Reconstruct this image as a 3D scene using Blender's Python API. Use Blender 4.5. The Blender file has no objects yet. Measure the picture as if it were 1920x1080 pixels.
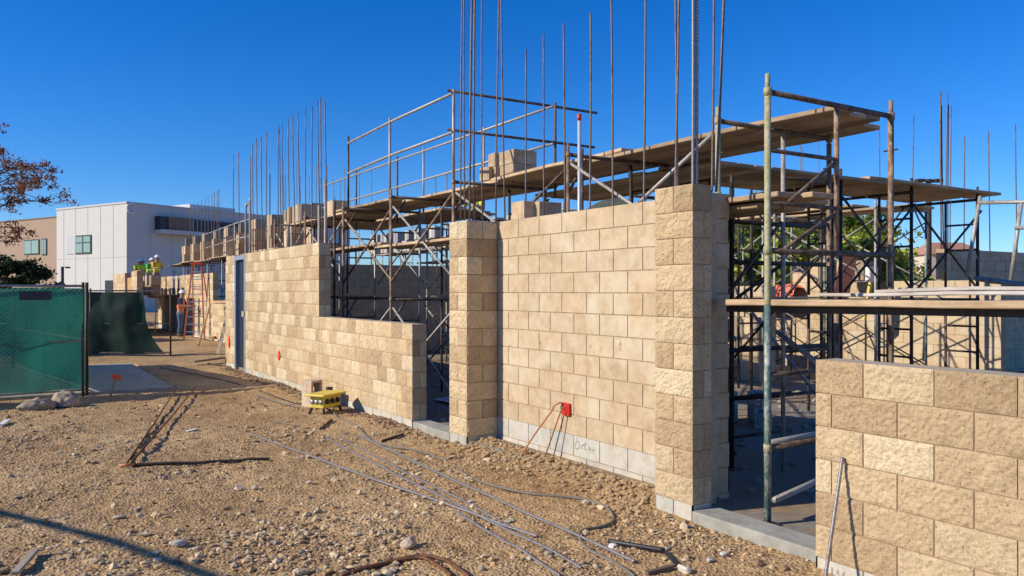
import bpy, math, random
import numpy as np
from mathutils import Vector, noise
R=random.Random(7)
sc=bpy.context.scene; C=sc.collection
S_,C_=math.sin(math.radians(32.62)),math.cos(math.radians(32.62)); F=1500.; HZ=545.; CH=1.76
# photo measurements -> world (x across the facade, y along the facade, z up; lens at (0,0,1.76))
def on_x(px,X): t=(px-960)/F; return X*(C_-t*S_)/(S_+t*C_)
def on_y(px,Y): t=(px-960)/F; return Y*(S_+t*C_)/(C_-t*S_)
def dep(x,y): return x*S_+y*C_
def zat(x,y,py): return CH+(HZ-py)*dep(x,y)/F
def gnd(px,py,z=0.):
    d=(CH-z)*F/(py-HZ); l=(px-960)/F*d
    return (l*C_+d*S_, -l*S_+d*C_)
def atd(px,py,d):
    l=(px-960)/F*d
    return Vector((l*C_+d*S_, -l*S_+d*C_, CH+(HZ-py)*d/F))
ORD='first second third fourth fifth sixth seventh eighth ninth tenth eleventh twelfth thirteenth fourteenth fifteenth sixteenth seventeenth eighteenth nineteenth twentieth twenty-first twenty-second twenty-third twenty-fourth twenty-fifth twenty-sixth twenty-seventh twenty-eighth twenty-ninth thirtieth'.split()

# ------------------------------------------------------------------ materials
def mat(name,rough=.8,metal=0.):
    m=bpy.data.materials.new(name); m.use_nodes=True; nt=m.node_tree
    b=nt.nodes['Principled BSDF']; b.inputs['Roughness'].default_value=rough; b.inputs['Metallic'].default_value=metal
    return m,nt,b
def N(nt,t,**k):
    n=nt.nodes.new(t)
    for a,v in k.items():
        if a in n.inputs.keys(): n.inputs[a].default_value=v
        else: setattr(n,a,v)
    return n
def noise_n(nt,scale,detail=4,rough=.6,coord='Object',stretch=None):
    tc=N(nt,'ShaderNodeTexCoord'); src=tc.outputs[coord]
    if stretch:
        mp=N(nt,'ShaderNodeMapping'); mp.inputs['Scale'].default_value=stretch; nt.links.new(src,mp.inputs[0]); src=mp.outputs[0]
    n=N(nt,'ShaderNodeTexNoise',Scale=scale,Detail=detail,Roughness=rough); nt.links.new(src,n.inputs['Vector']); return n
def ramp(nt,src,stops):
    r=N(nt,'ShaderNodeValToRGB'); e=r.color_ramp.elements
    while len(e)<len(stops): e.new(.5)
    for i,(p,c) in enumerate(stops): e[i].position=p; e[i].color=(*c,1) if len(c)==3 else c
    nt.links.new(src,r.inputs[0]); return r
def mix(nt,fac,a,b,mode='MIX'):
    m=N(nt,'ShaderNodeMix',data_type='RGBA',blend_type=mode)
    for i,v in ((0,fac),(6,a),(7,b)):
        if hasattr(v,'is_linked') or hasattr(v,'links'): nt.links.new(v,m.inputs[i])
        else: m.inputs[i].default_value=v if i==0 else (*v,1)
    return m.outputs[2]
def bump(nt,b,src,strength=.5,dist=.01):
    bp=N(nt,'ShaderNodeBump',Strength=strength,Distance=dist); nt.links.new(src,bp.inputs['Height']); nt.links.new(bp.outputs[0],b.inputs['Normal'])
def attr(nt,name='tint'):
    a=N(nt,'ShaderNodeAttribute'); a.attribute_name=name; return a.outputs['Color']
def simple(name,col,rough=.7,metal=0.,var=.25,scale=12,bs=.2,bd=.004,stretch=None):
    m,nt,b=mat(name,rough,metal)
    n=noise_n(nt,scale,5,.65,stretch=stretch)
    lo=tuple(c*(1-var) for c in col); hi=tuple(min(1,c*(1+var)) for c in col)
    r=ramp(nt,n.outputs[0],[(.3,lo),(.7,hi)]); nt.links.new(r.outputs[0],b.inputs['Base Color'])
    if bs: bump(nt,b,n.outputs[0],bs,bd)
    return m
def block_mat(name,split):
    m,nt,b=mat(name,.92)
    t=attr(nt)
    n1=noise_n(nt,9,5,.7); r1=ramp(nt,n1.outputs[0],[(.25,(.80,.79,.78)),(.75,(1.14,1.15,1.17))])
    c=mix(nt,1.,t,r1.outputs[0],'MULTIPLY')
    if split:
        n2=noise_n(nt,75,3,.65); r2=ramp(nt,n2.outputs[0],[(.30,(.28,.23,.18)),(.40,(.90,.88,.86)),(.58,(1,1,1)),(.75,(1.2,1.2,1.2))])
        c=mix(nt,1.,c,r2.outputs[0],'MULTIPLY')
        n3=noise_n(nt,48,8,.8); bump(nt,b,n3.outputs[0],1.,.012)
    else:
        n2=noise_n(nt,2.6,5,.6); r2=ramp(nt,n2.outputs[0],[(.45,(0,0,0)),(.72,(1,1,1))])
        c=mix(nt,r2.outputs[0],c,(.60,.515,.37))
        n4=noise_n(nt,5,6,.75); r4=ramp(nt,n4.outputs[0],[(.34,(.87,.81,.73)),(.5,(1,1,1))]); c=mix(nt,1.,c,r4.outputs[0],'MULTIPLY')
        n5=noise_n(nt,140,2,.6); r5=ramp(nt,n5.outputs[0],[(.28,(.6,.55,.5)),(.36,(1,1,1))]); c=mix(nt,1.,c,r5.outputs[0],'MULTIPLY')
        bump(nt,b,n5.outputs[0],.35,.003)
    nt.links.new(c,b.inputs['Base Color']); return m
M={}
M['split']=block_mat('split_face_block',True); M['smooth']=block_mat('smooth_block',False)
M['mortar']=simple('mortar',(.40,.285,.175),.95,var=.25,scale=20,bs=.4)
M['concrete']=simple('grey_concrete',(.33,.315,.265),.9,var=.28,scale=6,bs=.3)
M['cap']=simple('block_top',(.44,.37,.27),.9,var=.2,scale=14,bs=.4)
def steel(name,base,rust,k,metal=.35,rough=.55):
    m,nt,b=mat(name,rough,metal)
    n=noise_n(nt,7,8,.75,stretch=(1.6,1.6,.9)); r=ramp(nt,n.outputs[0],[(k-.06,(0,0,0)),(k+.06,(1,1,1))])
    n2=noise_n(nt,45,3,.7); r2=ramp(nt,n2.outputs[0],[(.3,(.65,.65,.65)),(.7,(1.25,1.25,1.25))])
    c=mix(nt,r.outputs[0],base,rust); c=mix(nt,1.,c,r2.outputs[0],'MULTIPLY'); nt.links.new(c,b.inputs['Base Color'])
    bump(nt,b,n2.outputs[0],.3,.002); return m
M['rust']=steel('rusty_scaffold_steel',(.17,.125,.095),(.075,.042,.027),.50,.15,.7)
M['galv']=steel('galvanised_steel',(.40,.38,.34),(.20,.15,.10),.60,.3)
M['brown']=steel('brown_painted_steel',(.36,.25,.165),(.15,.08,.042),.52,.1,.7)
M['green']=steel('worn_green_paint_steel',(.085,.15,.135),(.42,.42,.36),.53,.1,.6)
M['moss']=steel('yellow_green_splashed_steel',(.36,.34,.17),(.44,.38,.29),.55,.1,.75)
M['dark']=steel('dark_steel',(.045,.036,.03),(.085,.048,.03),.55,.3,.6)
M['rebar']=steel('rebar_steel',(.20,.155,.135),(.13,.06,.035),.56,.4,.55)
M['rebar_grey']=steel('grey_rebar_steel',(.27,.25,.25),(.19,.12,.09),.62,.4,.5)
M['rebar_rust']=steel('rusty_rebar_steel',(.20,.08,.032),(.055,.032,.024),.55,.2,.7)
def wood(name,a,b_,dirs=(14,1.2,14)):
    m,nt,b=mat(name,.85)
    n=noise_n(nt,3,8,.7,stretch=dirs); r=ramp(nt,n.outputs[0],[(.3,a),(.7,b_)])
    n2=noise_n(nt,1.7,4,.6); r2=ramp(nt,n2.outputs[0],[(.35,(.7,.68,.66)),(.65,(1.15,1.15,1.15))])
    c=mix(nt,1.,r.outputs[0],r2.outputs[0],'MULTIPLY'); oi=N(nt,'ShaderNodeObjectInfo'); ro=ramp(nt,oi.outputs['Random'],[(0,(.62,.60,.58)),(.5,(1,.98,.95)),(1,(1.22,1.2,1.16))]); c=mix(nt,1.,c,ro.outputs[0],'MULTIPLY'); nt.links.new(c,b.inputs['Base Color']); bump(nt,b,n.outputs[0],.5,.004); return m
M['plank']=wood('weathered_plank_wood',(.34,.235,.135),(.60,.455,.29))
M['plankx']=wood('weathered_plank_wood_across',(.34,.235,.135),(.60,.455,.29),(1.2,14,14))
M['greywood']=wood('greyed_plank_wood',(.36,.33,.30),(.58,.54,.49))
M['newwood']=wood('new_lumber',(.46,.26,.11),(.66,.42,.21))
M['palewood']=wood('pale_stake_wood',(.50,.42,.32),(.66,.58,.46))
M['red']=simple('red_plastic',(.62,.03,.02),.45,var=.15,bs=.05)
M['orangetube']=simple('orange_tube',(.50,.20,.07),.5,var=.25,bs=.05)
M['orange']=simple('marker_orange',(.85,.10,.03),.6,var=.1,bs=0)
M['ladder']=simple('red_fibreglass',(.55,.11,.07),.5,var=.15,bs=.05)
M['alu']=simple('aluminium',(.42,.43,.45),.4,.6,var=.12,bs=.05)
M['yellow']=simple('yellow_plastic',(.66,.50,.07),.5,var=.15,bs=.08)
M['black']=simple('black_rubber',(.02,.02,.022),.5,var=.3,bs=.1)
M['whiteplastic']=simple('white_plastic',(.7,.7,.7),.45,var=.08,bs=.05)
M['cord']=simple('grey_cord',(.17,.15,.12),.6,var=.2,scale=30,bs=.1)
M['pvc']=simple('white_prop_pipe',(.55,.56,.58),.4,.2,var=.12,bs=.05)
M['frame']=simple('door_frame_grey',(.26,.30,.36),.5,.1,var=.1,bs=.05)
M['navy']=simple('navy_paint_and_shade',(.02,.024,.035),.5,var=.2,bs=.05)  # own colour of sign and door, also painted shade in openings
M['tarp']=simple('salmon_tarp',(.72,.16,.10),.55,var=.15,scale=3,bs=.3,bd=.03)
M['white']=simple('white_paint',(.78,.78,.76),.6,var=.03,bs=0)
M['bag']=simple('sandbag_cloth',(.36,.29,.20),.9,var=.3,scale=8,bs=.6,bd=.02)
M['stucco']=simple('white_stucco',(.56,.56,.53),.9,var=.03,scale=1.5,bs=.1)
M['greystucco']=simple('grey_stucco',(.50,.52,.53),.9,var=.03,scale=1.5,bs=.1)  # slightly greyer stucco for parapet, joints and window panel
M['tanstucco']=simple('tan_stucco',(.37,.27,.19),.9,var=.05,scale=1.5,bs=.1)
M['bronze']=simple('bronze_panel',(.19,.12,.08),.6,var=.2,scale=2,bs=0,stretch=(4,4,.3))
M['window_frame']=simple('window_frame_dark',(.03,.05,.045),.5,var=.1,bs=0)
m,nt,b=mat('green_glass',.08,0); b.inputs['Base Color'].default_value=(.26,.36,.29,1); b.inputs['Specular IOR Level'].default_value=.8; M['glass']=m
M['bark']=simple('bark',(.13,.09,.065),.9,var=.35,scale=20,bs=.6,bd=.02)
M['roof']=simple('terracotta_roof',(.42,.20,.13),.85,var=.2,scale=8,bs=.3)
M['cream']=simple('cream_wall',(.6,.5,.4),.9,var=.06,bs=.1)
M['rock']=None
def leafmat(name,base,tr):
    m,nt,b=mat(name,.6); c=attr(nt)
    nt.links.new(c,b.inputs['Base Color']); b.inputs['Specular IOR Level'].default_value=.25
    t=N(nt,'ShaderNodeBsdfTranslucent'); nt.links.new(c,t.inputs[0]); ms=N(nt,'ShaderNodeMixShader'); ms.inputs[0].default_value=tr
    nt.links.new(b.outputs[0],ms.inputs[1]); nt.links.new(t.outputs[0],ms.inputs[2]); nt.links.new(ms.outputs[0],nt.nodes['Material Output'].inputs[0]); return m
M['leaf']=leafmat('leaves',None,.42)
def vc_mat(name,rough=.9,scale=60,strength=.4,dist=.005,var=.2):
    m,nt,b=mat(name,rough); c=attr(nt); n=noise_n(nt,scale,4,.7); r=ramp(nt,n.outputs[0],[(.3,(1-var,)*3),(.7,(1+var,)*3)])
    nt.links.new(mix(nt,1.,c,r.outputs[0],'MULTIPLY'),b.inputs['Base Color']); bump(nt,b,n.outputs[0],strength,dist); return m
M['stone']=vc_mat('stones')
M['blockstack']=vc_mat('stacked_block',scale=25,strength=.3,dist=.006,var=.22)
# screen cloth
def screen(name,col,alpha):
    m,nt,b=mat(name,.75); n=noise_n(nt,2.2,4,.6); r=ramp(nt,n.outputs[0],[(.3,tuple(c*.75 for c in col)),(.7,tuple(c*1.25 for c in col))])
    nt.links.new(r.outputs[0],b.inputs['Base Color'])
    t=N(nt,'ShaderNodeBsdfTranslucent'); nt.links.new(r.outputs[0],t.inputs[0]); ms=N(nt,'ShaderNodeMixShader'); ms.inputs[0].default_value=.45
    nt.links.new(b.outputs[0],ms.inputs[1]); nt.links.new(t.outputs[0],ms.inputs[2])
    tr=N(nt,'ShaderNodeBsdfTransparent'); m2=N(nt,'ShaderNodeMixShader'); m2.inputs[0].default_value=alpha
    nt.links.new(tr.outputs[0],m2.inputs[1]); nt.links.new(ms.outputs[0],m2.inputs[2]); nt.links.new(m2.outputs[0],nt.nodes['Material Output'].inputs[0]); return m
M['screen']=screen('green_screen_cloth',(.014,.19,.135),.93)
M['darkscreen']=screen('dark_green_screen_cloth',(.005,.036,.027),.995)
# dirt
def dirt(name,slab=False):
    m,nt,b=mat(name,.97)
    n1=noise_n(nt,.55,6,.65); r1=ramp(nt,n1.outputs[0],[(.30,(.31,.185,.078)),(.5,(.45,.29,.132)),(.70,(.58,.40,.20))])
    n2=noise_n(nt,9,8,.75); r2=ramp(nt,n2.outputs[0],[(.28,(.62,.58,.54)),(.5,(1,1,1)),(.75,(1.25,1.23,1.2))])
    c=mix(nt,1.,r1.outputs[0],r2.outputs[0],'MULTIPLY')
    tc=N(nt,'ShaderNodeTexCoord'); v=N(nt,'ShaderNodeTexVoronoi',Scale=38.); nt.links.new(tc.outputs['Object'],v.inputs['Vector'])
    sep=N(nt,'ShaderNodeSeparateColor'); nt.links.new(v.outputs['Color'],sep.inputs[0])
    rv=ramp(nt,sep.outputs[0],[(0,(.50,.47,.43)),(.3,(.85,.83,.8)),(.6,(1.,1.,1.)),(.93,(1.15,1.17,1.2)),(1,(1.5,1.5,1.5))])
    n3=noise_n(nt,1.3,3,.6); r3=ramp(nt,n3.outputs[0],[(.35,(0.25,)*3),(.6,(.9,)*3)])
    c2=mix(nt,1.,c,rv.outputs[0],'MULTIPLY'); c=mix(nt,r3.outputs[0],c,c2)
    rd=ramp(nt,v.outputs['Distance'],[(0,(1,)*3),(.6,(0,)*3)])
    add=N(nt,'ShaderNodeMath',operation='ADD'); nt.links.new(rd.outputs[0],add.inputs[0]); nt.links.new(n2.outputs[0],add.inputs[1])
    nt.links.new(c,b.inputs['Base Color']); bump(nt,b,add.outputs[0],.75,.018)
    return m
M['dirt']=dirt('dirt')
m,nt,b=mat('dusty_slab',.9)
n1=noise_n(nt,.9,6,.7); r1=ramp(nt,n1.outputs[0],[(.40,(.24,.215,.175)),(.56,(.30,.205,.115))]); n2=noise_n(nt,12,6,.7); r2=ramp(nt,n2.outputs[0],[(.3,(.7,)*3),(.7,(1.2,)*3)])
nt.links.new(mix(nt,1.,r1.outputs[0],r2.outputs[0],'MULTIPLY'),b.inputs['Base Color']); bump(nt,b,n2.outputs[0],.5,.01); M['floor']=m

# ------------------------------------------------------------------ mesh helpers
class MB:
    def __init__(s): s.v=[]; s.f=[]; s.c=None; s.cols=[]
    def _col(s,n):
        s.cols+= [s.c or (1,1,1)]*n
    def box(s,x0,x1,y0,y1,z0,z1):
        i=len(s.v); s.v+=[(x,y,z) for z in (z0,z1) for y in (y0,y1) for x in (x0,x1)]; s._col(8)
        s.f+=[(i+a,i+b,i+c,i+d) for a,b,c,d in ((0,2,3,1),(4,5,7,6),(0,1,5,4),(2,6,7,3),(0,4,6,2),(1,3,7,5))]; return s
    def beam(s,p,q,w,h,up=(0,0,1)):
        p=Vector(p);q=Vector(q);d=(q-p).normalized();u=Vector(up)
        if abs(d.dot(u))>.98:u=Vector((1,0,0))
        a=d.cross(u).normalized();b=a.cross(d).normalized();i=len(s.v)
        for e in (p,q):
            for su,sv in ((-1,-1),(1,-1),(1,1),(-1,1)): s.v.append(tuple(e+a*su*w/2+b*sv*h/2))
        s._col(8); s.f+=[(i,i+3,i+2,i+1),(i+4,i+5,i+6,i+7)]+[(i+k,i+(k+1)%4,i+4+(k+1)%4,i+4+k) for k in range(4)]; return s
    def tube(s,pts,r,n=8,caps=True):
        pts=[Vector(p) for p in pts]; L=len(pts); rs=r if isinstance(r,(list,tuple)) else [r]*L; i=len(s.v); pa=None
        for k,p in enumerate(pts):
            d=(pts[min(k+1,L-1)]-pts[max(k-1,0)]).normalized()
            if pa is None:
                u=Vector((0,0,1)) if abs(d.z)<.9 else Vector((1,0,0)); a=d.cross(u).normalized()
            else: a=(pa-d*pa.dot(d)).normalized()
            pa=a; b=d.cross(a)
            for j in range(n):
                t=2*math.pi*j/n; s.v.append(tuple(p+(a*math.cos(t)+b*math.sin(t))*rs[k]))
        s._col(L*n)
        for k in range(L-1):
            for j in range(n):
                j2=(j+1)%n; s.f.append((i+k*n+j,i+k*n+j2,i+(k+1)*n+j2,i+(k+1)*n+j))
        if caps: s.f+=[tuple(i+j for j in range(n))[::-1],tuple(i+(L-1)*n+j for j in range(n))]
        return s
    def grid(s,P):
        ny=len(P);nx=len(P[0]);i=len(s.v)
        for row in P: s.v+=[tuple(p) for p in row]
        s._col(nx*ny)
        for a in range(ny-1):
            for b in range(nx-1): s.f.append((i+a*nx+b,i+a*nx+b+1,i+(a+1)*nx+b+1,i+(a+1)*nx+b))
        return s
    def build(s,name,m,parent=None,smooth=False,loc=None):
        me=bpy.data.meshes.new(name); me.from_pydata(s.v,[],s.f)
        at=me.color_attributes.new('tint','FLOAT_COLOR','POINT')
        at.data.foreach_set('color',np.array([(c[0],c[1],c[2],1.) for c in s.cols],dtype=np.float32).ravel())
        if m: me.materials.append(m)
        if smooth: me.polygons.foreach_set('use_smooth',[True]*len(me.polygons))
        me.update(); o=bpy.data.objects.new(name,me); C.objects.link(o)
        if parent: o.parent=parent
        if loc: o.location=loc
        return o
def tag(o,label,cat,group=None,kind=None):
    if label:o['label']=label
    if cat:o['category']=cat
    if group:o['group']=group
    if kind:o['kind']=kind
    return o
def thing(name,label,cat,loc=(0,0,0),rz=0,group=None):
    o=bpy.data.objects.new(name,None); C.objects.link(o); o.location=loc; o.rotation_euler=(0,0,rz); o.empty_display_size=.1
    return tag(o,label,cat,group)
def copy_tree(o,loc=None,rz=None,label=None,group=None,par=None):
    c=o.copy(); C.objects.link(c); c.parent=par
    if loc is not None:c.location=loc
    if rz is not None:c.rotation_euler=(0,0,rz)
    if label:c['label']=label
    if group:c['group']=group
    for ch in list(o.children): copy_tree(ch,par=c)
    return c
def bevel(o,w=.004,seg=1):
    m=o.modifiers.new('Bevel','BEVEL'); m.width=w; m.segments=seg; m.limit_method='ANGLE'; return o
def fbm(x,y,f,o=4,seed=0.):
    return noise.fractal(Vector((x*f+seed,y*f-seed,seed)),1.,2.,o)

# ------------------------------------------------------------------ ground
def gh(x,y):
    h=.028*fbm(x,y,.55,3,1.3)+.014*fbm(x,y,2.5,3,4.1)
    if y<16 and -7<x<5: h+=(.014+.012*max(0,fbm(x,y,.9,2,31.)))*fbm(x,y,7,3,7.)+.011*abs(fbm(x,y,17,2,9.))-.012*math.exp(-((x-1.9-.25*math.sin(y*.5))/.14)**2)*(1 if 3<y<15 else 0)
    # dirt thrown up along the panel foot, and a low berm on the left
    if 4.3<y<8.4: h+=.075*math.exp(-((x-4.62)/.22)**2)*min(1,(y-4.3)/.4,(8.4-y)/.4)
    h+=.05*math.exp(-((x-4.1)/.5)**2)*(1 if 9<y<19 else 0)*0.5
    h+=.10*math.exp(-((x+1.2)/2.3)**2-((y-11.5)/1.3)**2)
    if x>4.40 and (y<4.75 or y>7.85) : h=min(h,.02)
    if x>4.85 and (y<19. or x>6.9): h=-.06
    if x<2.75 and 15.25<y<21.2 and x>-4.2: h=min(h,-.02)
    if 18.9<y and x>4.3: h=min(h,.05)
    return h
def axis(segs):
    out=[]
    for a,b,n in segs: out+=list(np.linspace(a,b,n,endpoint=False))
    return out+[segs[-1][1]]
xs=axis([(-3000,-300,5),(-300,-40,8),(-40,-8,18),(-8,-3,50),(-3,5,260),(5,12,14),(12,60,12),(60,400,6),(400,3000,5)])
ys=axis([(-3000,-200,5),(-200,-5,10),(-5,2,10),(2,11,320),(11,20,110),(20,40,60),(40,100,20),(100,500,8),(500,3000,5)])
g=MB(); g.grid([[(x,y,gh(x,y) if (-40<x<14 and -5<y<50) else (-.06 if -40<x<60 and -5<y<100 else -.06)) for x in xs] for y in ys])
o=g.build('ground',M['dirt'],smooth=True); o['kind']='structure'
o=MB().box(4.47,26,-3,19.2,-.05,.065).build('floor_slab',M['floor']); o['kind']='structure'
o=MB().box(6.46,26,19.21,46,-.05,.065).build('floor_slab',M['floor']); o['kind']='structure'
o=bevel(MB().box(-4,2.62,15.35,21.0,-.06,.035).build('concrete_pad',M['concrete']),.01); o['kind']='structure'

# ------------------------------------------------------------------ gravel
def ico():
    import bmesh
    bm=bmesh.new(); bmesh.ops.create_icosphere(bm,subdivisions=1,radius=1.); v=np.array([q.co[:] for q in bm.verts]); f=np.array([[q.index for q in p.verts] for p in bm.faces]); bm.free()
    bm=bmesh.new(); bmesh.ops.create_icosphere(bm,subdivisions=2,radius=1.); v2=np.array([q.co[:] for q in bm.verts]); f2=np.array([[q.index for q in p.verts] for p in bm.faces]); bm.free()
    return v,f,v2,f2
IV,IF,IV2,IF2=ico()
def stones(name,items,seed=3,hi=False):
    rg=np.random.default_rng(seed); V=[];Fc=[];Cc=[];k=0
    iv,iff=(IV2,IF2) if hi else (IV,IF)
    temps=[]
    for t in range(24):
        d=iv*(1+rg.uniform(-.28,.28,(len(iv),1)) if not hi else 1)
        if hi:
            d=iv.copy()
            for _ in range(7):
                n=rg.normal(size=3); n/=np.linalg.norm(n); h=rg.uniform(.45,.85); dd=d@n; d=d-np.outer(np.clip(dd-h,0,None),n)
            d+=rg.normal(scale=.02,size=d.shape)
        temps.append(d)
    for (x,y,z,r,col) in items:
        d=temps[rg.integers(24)]*np.array([r*rg.uniform(.8,1.5),r*rg.uniform(.7,1.1),r*rg.uniform(.42,.85)])
        a=rg.uniform(0,6.28); ca,sa=math.cos(a),math.sin(a)
        V.append(np.stack([d[:,0]*ca-d[:,1]*sa+x,d[:,0]*sa+d[:,1]*ca+y,d[:,2]+z],1)); Fc.append(iff+k); k+=len(iv)
        Cc.append(np.tile(np.array([*col,1.],dtype=np.float32),(len(iv),1)))
    V=np.concatenate(V);Fc=np.concatenate(Fc);Cc=np.concatenate(Cc)
    me=bpy.data.meshes.new(name); me.from_pydata(V.tolist(),[],Fc.tolist()); at=me.color_attributes.new('tint','FLOAT_COLOR','POINT'); at.data.foreach_set('color',Cc.ravel())
    me.materials.append(M['stone']); me.update(); o=bpy.data.objects.new(name,me); C.objects.link(o); return o
PAL=[(.54,.36,.18),(.32,.20,.095),(.48,.32,.16),(.42,.28,.14),(.54,.38,.20),(.36,.24,.125),(.50,.38,.23),(.38,.30,.20),(.60,.48,.31),(.46,.31,.155)]
it=[]
for _ in range(60000):
    px=R.uniform(-60,1560); py=HZ+10**R.uniform(math.log10(185),math.log10(545)); x,y=gnd(px,py)
    if x>4.38 or (y>14.6): continue
    dns=fbm(x,y,.8,3,21.)
    near=math.exp(-((x-1.0)/1.6)**2)
    if R.random()>max(.05,.07+2.6*(dns-.05))+.16*near*(y<6.5): continue
    r=(.0045+.012*R.random()**2.+(.022*R.random() if R.random()<.06 else 0))*(1 if dns>.02 else .75)
    cc=R.choice(PAL); k=R.uniform(.85,1.12)
    it.append((x,y,gh(x,y)+r*.2,r,tuple(c*k for c in cc)))
    if len(it)>=11000: break
BP=[(.56,.41,.23),(.48,.37,.22),(.62,.48,.29),(.40,.28,.15),(.66,.52,.33),(.50,.42,.29),(.38,.24,.12),(.30,.19,.10)]
nb=0
while nb<950:
    px=R.uniform(-60,1500); py=HZ+10**R.uniform(math.log10(200),math.log10(545)); x,y=gnd(px,py)
    if x>4.25 or y>14.2: continue
    dn=fbm(x,y,.75,3,57.); left=math.exp(-((x-.9)/.9)**2-((y-5.6)/1.1)**2)+.7*math.exp(-((x-.9)/1.2)**2-((y-12.6)/.8)**2)+.8*math.exp(-((x-2.9)/.5)**2-((y-6.3)/.6)**2)
    if R.random()>max(.03,2.4*(dn-.08))+.9*left: continue
    r=.011+.026*R.random()**2.3; k=R.uniform(.8,1.1); cc=R.choice(BP); it.append((x,y,gh(x,y)+r*.25,r,tuple(c*k for c in cc))); nb+=1
# earth clods piled along the panel foot
for _ in range(2600):
    y=R.uniform(4.75,9.3); x=4.62+R.gauss(0,.2)
    if x>4.8 or (x>4.38 and (y<4.78 or y>7.82)): continue
    r=.008+.026*R.random()**2; it.append((x,y,gh(x,y)+r*.3,r,(lambda k_,cc_:tuple(c*k_ for c in cc_))(R.uniform(.75,1.0), (.44,.30,.16))))
for _ in range(1200):
    y=R.uniform(9.3,18.5); x=4.36-abs(R.gauss(0,.13)); r=.01+.03*R.random()**2; it.append((x,y,gh(x,y)+r*.2,r,(lambda k_,cc_:tuple(c*k_ for c in cc_))(R.uniform(.75,1.0), (.30,.20,.12))))
tag(stones('gravel',it),'loose tan gravel and clods strewn over the dirt','gravel',kind='stuff')
rub=[]
for _ in range(900):
    x,y=R.uniform(4.8,13),R.uniform(2.8,16); r=.012+.05*R.random()**3; rub.append((x,y,.065+r*.3,r,(lambda k_:tuple(c*k_ for c in (.38,.31,.24)))(R.uniform(.7,1.1))))
tag(stones('rubble',rub,5),'scattered mortar crumbs and rubble on the floor inside the walls','rubble',kind='stuff')
# named stones
for (px,py,r,col,lb) in [(448,916,.055,(.55,.45,.32),'rounded pale stone in the open dirt left of the long rebars'),
    (478,918,.035,(.45,.36,.26),'smaller brown stone touching the rounded pale stone in the dirt'),
    (308,900,.04,(.33,.25,.18),'dull brown stone below the bent rebar on the left'),
    (332,1028,.055,(.45,.40,.33),'upright grey stone in the pebble heap at bottom left'),
    (765,1030,.085,(.46,.36,.25),'large jagged clod beside the rusty bent bars at the bottom'),
    (1330,1068-10,.03,(.50,.48,.44),'flat pale chip in the gravel under the concrete kerb'),
    (1358,1046,.035,(.62,.60,.56),'white broken block chip near the concrete kerb'),
    (1150,1030,.036,(.62,.60,.56),'white angular chip lying against the black tube'),
    (1283,1075,.045,(.64,.58,.50),'pale broken block lump at the end of the black tube'),
    (952,980,.03,(.42,.36,.28),'small grey stone between the crossing rebars'),
    (28,690+70,.0,(0,0,0),None),
    (580,907,.03,(.50,.43,.33),'flat tan stone beside the longest rebar'),
    (225,968,.04,(.38,.30,.21),'brown stone with a sharp shadow in the middle of the dirt'),
    (258,950,.028,(.55,.48,.38),'light tan stone in the middle of the dirt'),
    (300,938+28,.028,(.42,.34,.24),'tan stone above the pebble heap'),]:
    if not lb: continue
    x,y=gnd(px,py); tag(stones('stone',[(0,0,0,r,col)],int(px),True),lb,'stone'); o=bpy.context.scene.objects[-1] if False else [q for q in C.objects if q.name.startswith('stone')][-1]
    o.location=(x,y,gh(x,y)+r*.35)

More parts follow.
